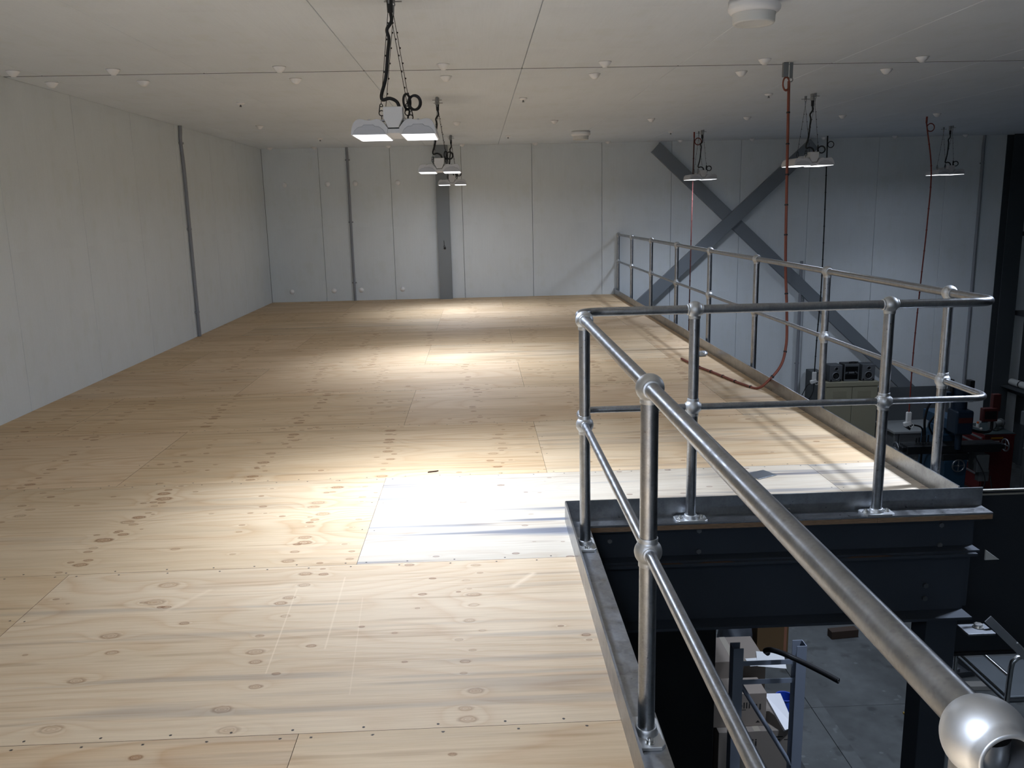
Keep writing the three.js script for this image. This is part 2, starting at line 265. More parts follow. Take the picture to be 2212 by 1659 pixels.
// ================================================================ STEEL FRAME
function hSection(w, d, tf, tw) { const a = w / 2, b = d / 2; return [[-a, -b], [a, -b], [a, -b + tf], [tw / 2, -b + tf], [tw / 2, b - tf], [a, b - tf], [a, b], [-a, b], [-a, b - tf], [-tw / 2, b - tf], [-tw / 2, -b + tf], [-a, -b + tf]]; }
{ const c = thing('steel_column', 'grey painted steel column on the back wall behind the row of lamps over the deck', 'column', [-0.582, YG, ZB + 0.075]);
  obj('shaft', ext(hSection(0.216, 0.148, 0.012, 0.01), YC - YG - 0.002).rotateX(-Math.PI / 2), steelGrey, c);
  const h = obj('hook', [at(new THREE.TorusGeometry(0.012, 0.004, 8, 16), 0.0, 4.2, 0.083), rod(V(0, 4.212, 0.08), V(-0.006, 4.3, 0.08), 0.004), at(new THREE.SphereGeometry(0.02, 12, 8), 0.006, 4.17, 0.086)], rubber, c, 'small dark hook');
  const c2 = thing('steel_column', 'dark grey steel column in the far corner beside the side wall girts', 'column', [9.33, YG, ZB + 0.11]);
  obj('shaft', ext(hSection(0.3, 0.216, 0.014, 0.012), YC - YG - 0.002).rotateX(-Math.PI / 2).rotateY(0.0), std(0x3f4549, 0.55, 0.15), c2);
  obj('end_plate', bx(-0.17, 0.17, 0, 0.02, -0.1, 0.12), std(0x3f4549, 0.55, 0.15), c2); }
// cross bracing: two channels in front of the back wall
function brace(x0, y0, x1, y1, z, label) {
  const L = Math.hypot(x1 - x0, y1 - y0), g = thing('brace_channel', label, 'steel brace', [x0, y0, z]);
  const m = obj('web', ext([[-0.105, 0], [0.105, 0], [0.105, 0.075], [0.097, 0.075], [0.097, 0.008], [-0.097, 0.008], [-0.097, 0.075], [-0.105, 0.075]], L).rotateX(Math.PI / 2).rotateX(0), braceMat, g);
  m.geometry.rotateY(Math.PI).rotateX(0); m.geometry.rotateZ(Math.atan2(y1 - y0, x1 - x0) + Math.PI / 2);
  return g;
}
brace(3.05, 2.48, 9.0, -3.02, ZB + 0.088, 'grey steel brace running down from the ceiling towards the far corner column');
brace(5.74, 2.48, 0.9, -1.92, ZB + 0.175, 'grey steel brace rising from behind the guardrail to the ceiling, crossing over the other one');

// black beams at the front of the opening
{ const b = thing('channel_joist', 'black steel joist bolted directly under the plywood edge across the opening', 'steel joist', [0, 0, 0]);
  obj('web', ext([[0, -0.0255], [0.075, -0.0255], [0.075, -0.035], [0.008, -0.035], [0.008, -0.19], [0.075, -0.19], [0.075, -0.2], [0, -0.2]], 1.93).rotateY(-Math.PI / 2).translate(2.42, 0, -3.945), blackSteel, b);
  for (const [x, y] of [[1.04, -0.062], [1.04, -0.17], [2.25, -0.077], [2.25, -0.182], [0.6, -0.1]]) obj('bolt', at(hex(0.013, 0.012), x, y, -3.93, Math.PI / 2), std(0x6a6d70, 0.5, 0.6), b);
  const c = thing('bearer_beam', 'black steel I-beam with rust-scuffed upper flange, below the joist at the opening', 'steel beam', [0, 0, 0]);
  obj('beam', ext([[-0.1, -0.2005], [0.1, -0.2005], [0.1, -0.214], [0.006, -0.214], [0.006, -0.536], [0.1, -0.536], [0.1, -0.55], [-0.1, -0.55], [-0.1, -0.536], [-0.006, -0.536], [-0.006, -0.214], [-0.1, -0.214]], 2.3).rotateY(-Math.PI / 2).translate(2.4, 0, -3.95), blackSteel, c);
  for (const [x0, x1] of [[0.72, 0.95], [1.02, 1.2], [1.75, 1.98]]) obj('rust_patch', ext([[x0, -3.853], [x0 + 0.04, -3.873], [(x0 + x1) / 2, -3.868], [x1 - 0.03, -3.876], [x1, -3.853]].map(p => [p[0], -p[1]]), 0.0006).rotateX(-Math.PI / 2).translate(0, -0.2004, 0), rustMat, c);
  for (const y of [-0.4, -0.47]) obj('bolt', at(hex(0.014, 0.012), 2.2, y, -3.938, Math.PI / 2), std(0x4a4d50, 0.5, 0.6), c);
  const d = thing('deep_girder', 'deep black steel girder beyond the opening, its top flange edge lit as a pale line', 'steel girder', [0, 0, 0]);
  obj('web', bx(2.475, 6.6, -0.93, 0.0, -4.222, -4.212, 0.002), std(0x1a2026, 0.75, 0.1), d);
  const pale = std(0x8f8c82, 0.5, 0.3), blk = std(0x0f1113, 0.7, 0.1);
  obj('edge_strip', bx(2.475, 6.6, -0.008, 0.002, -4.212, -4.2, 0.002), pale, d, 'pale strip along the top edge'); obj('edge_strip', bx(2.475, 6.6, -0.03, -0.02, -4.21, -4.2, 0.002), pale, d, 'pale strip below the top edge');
  obj('flange', bx(2.475, 6.6, -0.95, -0.93, -4.3, -4.2, 0.002), std(0x0f1113, 0.7, 0.1), d);
  const e = thing('support_post', 'black square steel post under the corner of the deck beside the yellow edged mat', 'steel post', [2.31, YG, -4.03]);
  obj('shaft', bx(-0.08, 0.08, 0.012, -0.55 - YG, -0.075, 0.075, 0.006), blackSteel, e); obj('base_plate', bx(-0.13, 0.13, 0, 0.012, -0.13, 0.13), blackSteel, e);
  const f = thing('bracket_plate', 'grey steel bracket plate with one bright hex bolt, beside the deep girder', 'bracket', [2.365, -0.55, -3.74]);
  obj('plate', [bx(-0.075, 0.06, 0, 0.01, -0.05, 0.05, 0.002)], std(0x777b80, 0.45, 0.8), f);
  obj('bolt', [at(hex(0.02, 0.016), 0.01, 0.02, -0.015), at(cyl(0.026, 0.026, 0.003), 0.01, 0.0135, -0.015)], zinc, f);
  const t = thing('gusset_plate', 'small bright triangular steel gusset at the end of the black bearer beam', 'gusset plate', [2.44, -0.235, -3.86]);
  obj('plate', ext([[0, 0], [0.068, 0], [0, 0.05]], 0.008, 0.001), std(0xb9bbb8, 0.5, 0.3), t);
  const s = thing('brace_strip', 'thin grey steel strip sloping down from the bracket towards the tube trolley', 'steel strip', [2.41, -0.49, -3.74]);
  obj('strip', at(bx(0, 0.52, -0.02, 0.02, -0.003, 0.003, 0.001), 0, 0, 0, 0, 0, -0.78), std(0x7b8086, 0.5, 0.3), s);
  obj('cleat', at(bx(0.2, 0.5, 0.012, 0.02, -0.004, 0.012, 0.001), 0, 0, 0, 0, 0, -0.78), std(0xa8abac, 0.4, 0.7), s); }

// toe boards: galvanised angles standing on the plywood edge
function toe(label, pos, turn, L) {
  const t = thing('toe_board', label, 'toe board', pos, turn, undefined);
  obj('angle', uvMetres(ext([[0, 0], [0.105, 0], [0.105, 0.006], [0.006, 0.006], [0.006, 0.1], [0, 0.1]], L, 0.0008)), toeMat, t); return t;
}
toe('galvanised steel angle toe board along the stair opening, reflecting the lit plywood', [0.385, 0.0008, -3.955], 0, 5.6);
toe('galvanised steel angle toe board across the far end of the opening, facing the camera', [2.46, 0.0015, -3.962], -Math.PI / 2, 2.072);
toe('galvanised steel angle toe board along the outer deck edge under the long guardrail', [2.355, 0.0008, -14.99], 0, 11.0);

// ================================================================ GUARDRAIL
const rail = thing('guardrail', 'galvanised tube guardrail with ball joints running around the opening and along the deck edge', 'guardrail');
const HT = 1.03, HM = 0.57, RX = 2.44, FX = 0.442, FZ = -3.895;
const zPosts = [-4.33, -5.9, -7.44, -8.97, -10.49, -12.06, -13.61, -14.93];
const posts = [[FX, -2.2, 1], [FX, -3.62, 1], [FX, -0.68, 1], [0.987, FZ, 0], [1.9, FZ, 0], ...zPosts.map(z => [RX - 0.02, z, 1])];
function flangeGeo() {
  const s = new THREE.Shape([[-0.042, -0.06], [-0.03, -0.075], [0.03, -0.075], [0.042, -0.06], [0.042, 0.06], [0.03, 0.075], [-0.03, 0.075], [-0.042, 0.06]].map(p => new THREE.Vector2(...p)));
  return merge([new THREE.ExtrudeGeometry(s, { depth: 0.009, bevelEnabled: true, bevelThickness: 0.0015, bevelSize: 0.0015, bevelSegments: 1 }).rotateX(-Math.PI / 2).translate(0, 0.0015, 0), lathe([[0.0245, 0.03], [0.03, 0.03], [0.031, 0.02], [0.036, 0.011]], 28)]);
}
const FL = flangeGeo(), BOLT = merge([at(hex(0.011, 0.009), 0, 0.018, 0), at(cyl(0.014, 0.014, 0.002, 16), 0, 0.0125, 0), at(cyl(0.005, 0.005, 0.014, 10), 0, 0.02, 0)]);
// fittings: a ball with a socket neck for the post and short sockets for the rail
const prof = (up, down, R = 0.0385, n = 0.0268) => { const p = []; const a0 = Math.asin(n / R); if (down) p.push([0.0243, -R - 0.003], [n, -R - 0.003], [n, -R * Math.cos(a0) - 0.004]); else p.push([0.0001, -R]); for (let i = 0; i <= 18; i++) { const t = -Math.PI / 2 + (down ? a0 : 0.1) + (Math.PI - (down ? a0 : 0.1) - (up ? a0 : 0.1)) * i / 18; p.push([R * Math.cos(t), R * Math.sin(t)]); } if (up) p.push([n, R * Math.cos(a0) + 0.004], [n, R + 0.003], [0.0243, R + 0.003]); else p.push([0.0001, R]); return lathe(p, 36); };
const sock = (r) => { const g = []; for (const s of [-1, 1]) g.push(at(lathe([[r, 0.036], [r + 0.005, 0.036], [r + 0.006, 0.032], [r + 0.006, 0.02]], 24), 0, 0, 0, s * Math.PI / 2)); return merge(g); };
const TOP = merge([prof(false, true), sock(0.0205)]), MID = merge([prof(true, true), sock(0.0155)]);
posts.forEach(([x, z, along], i) => {
  const turn = along ? 0 : Math.PI / 2, y0 = 0.0072;
  const p = obj('post', at(cuv(cyl(0.0241, 0.0241, HT - y0 - 0.004, 28), 0.15, 1), x, (HT + y0) / 2, z), galv, rail);
  const f = obj('base_flange', FL.clone(), castGalv, rail); f.position.set(x, y0, z); f.rotation.y = turn;
  for (const s of [-1, 1]) { const b = obj('bolt', BOLT, zinc, f); b.position.set(0, 0, s * 0.052); }
  const m = obj('ball_joint', MID.clone(), castGalv, rail); m.position.set(x, HM, z); m.rotation.y = turn;
  if (i === 2) { // open end: the socket faces the viewer
    const g = lathe([[0.0001, -0.0375], ...Array.from({ length: 18 }, (_, k) => { const t = -Math.PI / 2 + 0.12 + (Math.PI / 2 + 0.78 - 0.12) * k / 17; return [0.0375 * Math.cos(t), 0.0375 * Math.sin(t)]; }), [0.0266, 0.0352], [0.0258, 0.0365], [0.0228, 0.0365], [0.0218, 0.035], [0.0216, -0.005], [0.0001, -0.005]], 44).rotateX(Math.PI / 2);
    const b = obj('ball_joint', g, castGalv, rail, 'open-ended ball joint with an empty socket'); b.position.set(x + 0.004, HT - 0.008, z); obj('socket_bore', at(lathe([[0.0214, 0.0335], [0.0214, 0.002], [0.0001, 0.002]], 32), 0, 0, 0, Math.PI / 2), boreMat, b);
  } else { const b = obj('ball_joint', TOP.clone(), castGalv, rail); b.position.set(x, HT, z); b.rotation.y = turn; }
});
function railPath(y, r, R) {
  const path = new THREE.CurvePath(); const q = (a, c, b) => path.add(new THREE.QuadraticBezierCurve3(a, c, b)), l = (a, b) => path.add(new THREE.LineCurve3(a, b));
  const c1 = V(FX, y, FZ), c2 = V(RX - 0.02, y, FZ);
  l(V(FX, y, -3.62), V(FX, y, FZ + R)); q(V(FX, y, FZ + R), c1, V(FX + R, y, FZ)); l(V(FX + R, y, FZ), V(RX - 0.02 - R, y, FZ)); q(V(RX - 0.02 - R, y, FZ), c2, V(RX - 0.02, y, FZ - R)); l(V(RX - 0.02, y, FZ - R), V(RX - 0.02, y, -4.33));
  return cuv(new THREE.TubeGeometry(path, 260, r, 22), 3.2, 0.12);
}
obj('top_rail', railPath(HT, 0.0208, 0.13), galvTube, rail); obj('mid_rail', railPath(HM, 0.0155, 0.1), galvTube, rail);
function straight(x, y, z0, z1, r) { return at(cuv(new THREE.CylinderGeometry(r, r, z0 - z1, 26, 12), 0.13, z0 - z1), x, y, (z0 + z1) / 2, Math.PI / 2); }
obj('top_rail', straight(FX, HT, -0.69, -3.62, 0.0208), galvTube, rail); obj('mid_rail', straight(FX, HM, -0.68, -3.62, 0.0158), galvTube, rail);
obj('top_rail', straight(RX - 0.02, HT, -4.33, -14.93, 0.0208), galvTube, rail); obj('mid_rail', straight(RX - 0.02, HM, -4.33, -14.93, 0.0155), galvTube, rail);

// ================================================================ LAMPS
const glow = new THREE.MeshStandardMaterial({ color: 0xffffff, emissive: 0xf4f8ff, emissiveIntensity: 2.2, roughness: 0.4 });
function wing(s) {
  const sh = new THREE.Shape(); sh.moveTo(s * 0.207, 0.0);
  sh.bezierCurveTo(s * 0.205, 0.04, s * 0.19, 0.07, s * 0.165, 0.071); sh.bezierCurveTo(s * 0.145, 0.071, s * 0.14, 0.063, s * 0.12, 0.064); sh.bezierCurveTo(s * 0.1, 0.063, s * 0.095, 0.071, s * 0.076, 0.07); sh.bezierCurveTo(s * 0.055, 0.068, s * 0.045, 0.045, s * 0.03, 0.03); sh.lineTo(s * 0.03, 0.004); sh.lineTo(s * 0.036, 0); sh.lineTo(s * 0.207, 0);
  return new THREE.ExtrudeGeometry(sh, { depth: 0.35, bevelEnabled: true, bevelThickness: 0.004, bevelSize: 0.002, bevelSegments: 2, curveSegments: 10 }).translate(0, 0.004, -0.175);
}
function endCap(s) { // raised lens surround with a stepped outline
  const p = [[0.2, 0], [0.19, 0.018], [0.172, 0.033], [0.152, 0.036], [0.144, 0.044], [0.098, 0.044], [0.09, 0.036], [0.07, 0.034], [0.052, 0.02], [0.04, 0]].map(q => [s * q[0], q[1]]);
  return ext(p, 0.362, 0.002).translate(0, 0.0035, -0.181);
}
function carabiner(x, y, z) { y += 0.006; return [at(new THREE.TorusGeometry(0.0125, 0.0026, 8, 20), x, y, z, 0, 0.2), at(new THREE.TorusGeometry(0.0065, 0.0024, 8, 16), x, y + 0.037, z), rod(V(x - 0.0125, y, z), V(x - 0.0065, y + 0.037, z), 0.0026, 8), rod(V(x + 0.0125, y, z), V(x + 0.0065, y + 0.037, z), 0.0026, 8)]; }
function smallLink(x, y, z) { return [at(new THREE.TorusGeometry(0.009, 0.0022, 8, 20), x, y, z, 0, 0.2), at(new THREE.TorusGeometry(0.005, 0.002, 8, 16), x, y + 0.024, z), rod(V(x - 0.009, y, z), V(x - 0.005, y + 0.024, z), 0.0022, 8), rod(V(x + 0.009, y, z), V(x + 0.005, y + 0.024, z), 0.0022, 8)]; }
function makeLamp() {
  const L = new THREE.Group(); L.name = 'pendant_light'; const T = YC - LAMP_Y;
  obj('housing', [wing(-1), wing(1), bx(-0.034, 0.034, 0.008, 0.03, -0.172, 0.172, 0.003)], lampShell, L);
  const caps = std(0xb4b6bc, 0.45);
  for (const s of [-1, 1]) {
    obj('lens_surround', endCap(s), caps, L);
    const lens = obj('lens', bx(s * 0.038, s * 0.2, -0.001, 0.007, -0.178, 0.178, 0.003), glow, L, 'glowing white lens');
  }
  obj('driver_box', [ext([[-0.045, 0.128], [0.045, 0.128], [0.045, 0.078], [0.024, 0.035], [-0.024, 0.035], [-0.045, 0.078]], 0.07, 0.003).translate(0, 0.003, 0.1), bx(-0.04, 0.04, 0.04, 0.112, 0.0, 0.1, 0.004)], lampBox, L);
  obj('junction_box', [ext([[-0.038, 0.1], [0.038, 0.1], [0.038, 0.07], [0.02, 0.033], [-0.02, 0.033], [-0.038, 0.07]], 0.1, 0.003).translate(0, 0.003, -0.16), at(cyl(0.014, 0.016, 0.02, 14), 0.02, 0.112, -0.1)], lampBox, L);
  for (const g of [bx(-0.07, -0.043, 0.07, 0.079, 0.08, 0.12), bx(0.043, 0.075, 0.07, 0.079, 0.08, 0.12), bx(-0.07, -0.036, 0.066, 0.075, -0.13, -0.1), bx(0.036, 0.07, 0.066, 0.075, -0.13, -0.1)]) obj('bracket', g, lampShell, L);
  for (const s of [-1, 1]) obj('knob', at(cyl(0.005, 0.005, 0.012, 10), s * 0.12, 0.072, 0.15), lampShell, L);
  
  for (const [x, z] of [[-0.062, 0.1], [0.066, 0.1], [-0.062, -0.115], [0.066, -0.115]]) {
    obj('carabiner', [...carabiner(x, 0.105, z), rod(V(x, 0.075, z), V(x, 0.1, z), 0.002, 8)], darkWire, L); const w = [];
    const a = V(x, 0.155, z), b = V(0, T - 0.09, z > 0 ? 0.12 : -0.12); w.push(rod(a, b, 0.0018, 6));
    for (let k = 1; k < 6; k++) { const q = a.clone().lerp(b, k / 6.2); w.push(at(new THREE.SphereGeometry(0.0045, 8, 6), q.x + 0.003, q.y, q.z)); }
    obj('suspension_wire', w, darkWire, L);
  }
  for (const z of [0.12, -0.12]) obj('ceiling_hook', [at(cyl(0.012, 0.012, 0.035, 12), 0, T - 0.018, z), rod(V(-0.045, T - 0.03, z), V(0.045, T - 0.03, z), 0.003, 8), at(new THREE.TorusGeometry(0.009, 0.003, 8, 16), 0, T - 0.044, z), at(cyl(0.007, 0.004, 0.045, 10), 0, T - 0.07, z)], std(0x8a8c8e, 0.4, 0.7), L);
  obj('cable', [tube([[0.0, T - 0.11, 0.06], [0.004, T - 0.16, 0.06], [-0.02, T - 0.2, 0.06], [-0.012, T - 0.24, 0.06], [-0.02, 0.4, 0.07], [-0.035, 0.28, 0.08], [-0.06, 0.19, 0.09], [-0.055, 0.175, 0.09], [-0.02, 0.182, 0.09], [0.015, 0.165, 0.09], [0.03, 0.125, 0.09]], 0.0085, 90, 10), at(cyl(0.016, 0.014, 0.06, 14), 0, T - 0.09, 0.06)], rubber, L);
  obj('plug', [at(cyl(0.02, 0.02, 0.05, 16), -0.004, T - 0.04, 0.06), at(rb(0.04, 0.02, 0.04), 0, T - 0.01, 0.06)], std(0x9b9b99, 0.5), L);
  obj('cable_coil', [at(new THREE.TorusGeometry(0.034, 0.006, 8, 30), 0.105, 0.16, 0.09, 0, -0.5, 0.2), at(new THREE.TorusGeometry(0.036, 0.006, 8, 30), 0.065, 0.165, 0.09, 0, 1.15, 0), at(new THREE.TorusGeometry(0.033, 0.0055, 8, 30), 0.1, 0.158, 0.098, 0, -0.4, 0.1)], rubber, L);
  return L;
}
const lamp0 = makeLamp();
LAMPS.forEach(([x, z, label], i) => {
  const l = lamp0.clone(); l.name = numbered('pendant_light'); l.position.set(x, LAMP_Y, z); for (const s of [-1, 1]) {   // each lens: a soft area light and the downward beam, just below the glowing face
    const li = new THREE.RectAreaLight(LAMP_TINT, LAMP_POWER * LAMP_LEVEL[i], 0.16, 0.35); li.name = 'lamp_light'; li.rotation.x = -Math.PI / 2; li.position.set(s * 0.119, -0.004, 0); l.add(li);
    const twin = i === 3 || i === 6; if (!twin && s > 0) continue;   // twin beams where the rail shadows fall double
    const sp = new THREE.SpotLight(LAMP_TINT, BEAM_POWER * LAMP_LEVEL[i] * (twin ? 1 : 2), 0, THREE.MathUtils.degToRad(i === 7 || i < 3 ? BEAM_ANGLE : i === 4 ? 74 : 67), 1, 2); sp.name = 'lamp_beam'; const bxo = twin ? s * 0.119 : 0; sp.position.set(bxo, -0.01, 0); sp.target.position.set(bxo + (i === 0 ? 0.17 : i < 3 ? 0.11 : 0), -1, i === 0 ? 0.24 : i < 3 ? 0.13 : 0.02); sp.shadow.radius = twin ? 2.5 : 6; sp.castShadow = true; l.add(sp); l.add(sp.target);
  }
  l.rotation.y = i === 3 || i === 4 || i === 5 ? 0.03 : 0; scene.add(l);
  tag(l, label, 'pendant light', 'twin-panel pendant lights hung from the ceiling');
});

// ================================================================ CEILING DEVICES
function vent(x, z, label) {
  const t = thing('ceiling_vent', label, 'ceiling vent', [x, YC, z], 0, 'round ceiling vents');
  obj('base', lathe([[0.0001, 0], [0.137, 0], [0.137, -0.028], [0.141, -0.036], [0.139, -0.05], [0.128, -0.062], [0.116, -0.068], [0.0001, -0.068]], 48), whiteMat, t);
  obj('collar', lathe([[0.117, -0.066], [0.113, -0.08], [0.112, -0.112], [0.108, -0.12], [0.094, -0.12], [0.086, -0.112], [0.0001, -0.112]], 48), std(0xe2e2de, 0.5), t);
}
vent(1.53, -4.9, 'larger round white stepped vent on the ceiling near the camera');
vent(1.517, -12.75, 'small-looking round white vent far back on the ceiling near the back wall');
function sprinkler(x, z, label) {
  const t = thing('sprinkler_head', label, 'sprinkler', [x, YC, z], 0, 'sprinkler heads on the ceiling');
  obj('cup', lathe([[0.0001, 0], [0.04, 0], [0.042, -0.006], [0.03, -0.016], [0.015, -0.02], [0.0001, -0.02]], 24), whiteMat, t);
  obj('nozzle', [at(cyl(0.007, 0.009, 0.018, 10), 0, -0.028, 0), at(cyl(0.012, 0.012, 0.003, 12), 0, -0.038, 0)], std(0x77787a, 0.4, 0.4), t);
}
sprinkler(-2.29, -8.87, 'sprinkler head near the side wall, in the nearer row of three');
sprinkler(0.485, -8.88, 'sprinkler head beside the ceiling seam, middle of the nearer row');
sprinkler(2.95, -8.88, 'sprinkler head above the hanging orange hose, last of the nearer row');
sprinkler(-2.28, -13.15, 'sprinkler head close to the back wall near the side wall, farther row');
sprinkler(0.49, -13.3, 'sprinkler head close to the back wall beside the small vent, farther row');
sprinkler(2.9, -13.1, 'sprinkler head at the top of the bracing beside a lamp, farther row');

// conduits
function conduit(label, x, z, y0, y1, dir, r = 0.019) {
  const t = thing('conduit_pipe', label, 'conduit', [x, 0, z]);
  const off = dir === 'x' ? [0.03, 0] : [0, 0.03];
  obj('pipe', tube([[0, y1, 0], [0, y1 - 0.06, 0], [-off[0] * 0.3, y1 - 0.14, -off[1] * 0.3], [-off[0] * 0.3, y1 - 0.22, -off[1] * 0.3], [0, y1 - 0.45, 0], [0, (y0 + y1) / 2, 0], [0, y0, 0]], r, 60, 14), conduitMat, t);
  for (const f of [0.12, 0.52, 0.92]) { const y = y0 + (y1 - y0) * f; obj('saddle', dir === 'x' ? [at(cyl(r + 0.004, r + 0.004, 0.022, 16), 0, y, 0), bx(-0.024, -0.008, y - 0.011, y + 0.011, -0.04, 0.04)] : [at(cyl(r + 0.004, r + 0.004, 0.022, 16), 0, y, 0), bx(-0.04, 0.04, y - 0.011, y + 0.011, -0.024, -0.008)], conduitMat, t); }
}
conduit('grey conduit pipe running up the side wall from deck to ceiling', XL + 0.026, -10.95, 0.001, YC - 0.001, 'x', 0.02);
conduit('grey conduit pipe with saddles on the back wall between white bolts', -2.165, ZB + 0.026, 0.001, YC - 0.001, 'z', 0.021);
conduit('thin grey conduit on the back wall behind the cabinet and boombox', 5.66, ZB + 0.05, YG + 0.002, 0.5, 'z', 0.028);
conduit('dark conduit on the back wall near the far corner column', 8.76, ZB + 0.04, YG + 0.002, YC - 0.001, 'z', 0.026);

// ================================================================ HANGING CORDS
function beads(pts, n, r) { const c = new THREE.CatmullRomCurve3(pts.map(p => V(...p)), false, 'centripetal'), g = []; for (let i = 1; i < n; i++) { const p = c.getPointAt(i / n), t = c.getTangentAt(i / n); g.push(at(cyl(r, r, 0.012, 10).applyQuaternion(new THREE.Quaternion().setFromUnitVectors(V(0, 1, 0), t)), p.x, p.y, p.z)); } return g; }
{ const t = thing('air_hose', 'orange air hose with black ties hanging from the ceiling and looping onto the deck', 'hose');
  const pts = [[2.475, 2.44, -6.98], [2.48, 2.2, -6.98], [2.49, 1.6, -6.97], [2.5, 1.0, -6.95], [2.51, 0.6, -6.9], [2.5, 0.36, -6.86], [2.45, 0.2, -6.82], [2.33, 0.07, -6.79], [2.27, 0.014, -6.82], [2.2, 0.012, -6.98], [2.13, 0.012, -7.35], [2.08, 0.012, -7.62], [2.03, 0.012, -7.85], [1.98, 0.012, -8.3]];
  obj('hose', tube(pts, 0.011, 200, 10), hoseMat, t); obj('cable_tie', beads(pts, 17, 0.0145), rubber, t);
  obj('loop', at(new THREE.TorusGeometry(0.05, 0.009, 8, 30).scale(0.55, 1, 1), 2.45, 2.42, -6.97, 0, 0.2), hoseMat, t);
  obj('ceiling_bracket', [bx(2.42, 2.46, 2.47, YC, -6.99, -6.95), bx(2.475, 2.5, 2.46, YC, -6.98, -6.965), at(new THREE.TorusGeometry(0.016, 0.004, 8, 16), 2.487, 2.45, -6.975)], std(0x83888c, 0.45, 0.6), t); }
function drop(name, label, pts, mat, sock, rr = 0.008) {
  const t = thing(name, label, 'hanging cord'); obj('cord', [tube(pts, rr, 80, 8), ...beads(pts, 14, rr * 1.35)], mat, t);
  const a = pts[0]; obj('ceiling_hook', [at(cyl(0.012, 0.012, YC - a[1] + 0.005, 10), a[0], (YC + a[1]) / 2, a[2]), at(new THREE.TorusGeometry(0.05, 0.007, 8, 24), a[0] + 0.06, a[1] - 0.06, a[2])], mat === rubber ? rubber : redCord, t);
  if (sock) { const b = pts[pts.length - 1]; obj('socket', [at(rb(0.07, 0.14, 0.05, 0.012), b[0], b[1] - 0.07, b[2]), at(rb(0.11, 0.07, 0.06, 0.015), b[0] - 0.01, b[1] - 0.17, b[2], 0, 0, 0.3), at(new THREE.TorusGeometry(0.03, 0.007, 8, 18), b[0] + 0.05, b[1] - 0.2, b[2])], std(0xe4e4e0, 0.5), t, 'white socket'); }
}
drop('power_cord', 'black power cord with white socket hanging beside the beige cabinet', [[5.83, 2.5, -14.5], [5.84, 1.8, -14.5], [5.85, 1.0, -14.5], [5.85, 0, -14.5], [5.82, -0.8, -14.5], [5.807, -1.4, -14.5]], rubber, true, 0.011);
drop('power_cord', 'dark red power cord with white socket hanging beside the milling machine', [[5.95, 2.5, -11.53], [6.06, 1.9, -11.53], [6.06, 1.2, -11.53], [6.03, 0.4, -11.53], [6.0, -0.6, -11.53], [6.0, -1.42, -11.53]], redCord, true, 0.009);
drop('power_cord', 'thin red cord hanging down behind the long guardrail below the bracing lamp', [[3.29, 2.5, -13.25], [3.28, 1.6, -13.25], [3.27, 0.4, -13.25], [3.265, -0.8, -13.25], [3.26, -1.8, -13.25]], std(0x4a1d17, 0.7), false, 0.009);
{ const t = thing('appliance_lead', 'thin black leads trailing down from the white socket to the cabinet', 'cable');
  obj('lead', [tube([[5.8, -1.6, -14.52], [5.72, -1.64, -14.55], [5.66, -1.8, -14.6], [5.64, -1.95, -14.7], [5.62, -2.4, -14.85], [5.62, -3.28, -14.9]], 0.007, 50, 8), tube([[5.82, -1.6, -14.52], [5.82, -1.78, -14.56], [5.72, -2.0, -14.62], [5.66, -2.15, -14.72], [5.64, -3.28, -14.86]], 0.007, 50, 8)], rubber, t); }

// ================================================================ ITEMS ON THE DECK
{ const t = thing('metal_offcut', 'small grey diamond-shaped sheet metal offcut lying on the plywood beyond the opening', 'metal offcut', [1.555, 0.0005, -4.58], 0.55);
  obj('plate', ext([[-0.075, -0.05], [0.065, -0.06], [0.075, 0.045], [-0.06, 0.062]], 0.003, 0.0004).rotateX(-Math.PI / 2).translate(0, 0.0005, 0), std(0x767c82, 0.4, 0.9), t);
  const b = thing('plastic_wrap', 'crumpled clear plastic scrap on the deck beside the hose end', 'plastic scrap', [2.235, 0.0, -8.5]);
  const g = new THREE.IcosahedronGeometry(0.05, 3), p = g.attributes.position; for (let i = 0; i < p.count; i++) { const k = 0.6 + 0.8 * n2(p.getX(i) * 30 + 9, p.getZ(i) * 30 + p.getY(i) * 25 + 4); p.setXYZ(i, p.getX(i) * k, Math.max(-0.022, p.getY(i) * k * 0.6), p.getZ(i) * k); }
  const gg = mergeVertices(g); gg.computeVertexNormals(); obj('wrap', gg.translate(0, 0.0225, 0), new THREE.MeshPhysicalMaterial({ color: 0xb9c0c6, roughness: 0.25, transmission: 0.5, thickness: 0 }), b);
  const c = thing('wood_splinter', 'tiny dark wood splinter lying on the pale plywood under the nearest lamp', 'wood splinter', [-0.305, 0.0, -4.83], 0.35);
  obj('chip', ext([[-0.03, 0], [0.02, -0.004], [0.034, 0.002], [-0.02, 0.007]], 0.005, 0.001).rotateX(-Math.PI / 2).translate(0, 0.001, 0), std(0x4b3a2a, 0.8), c); }

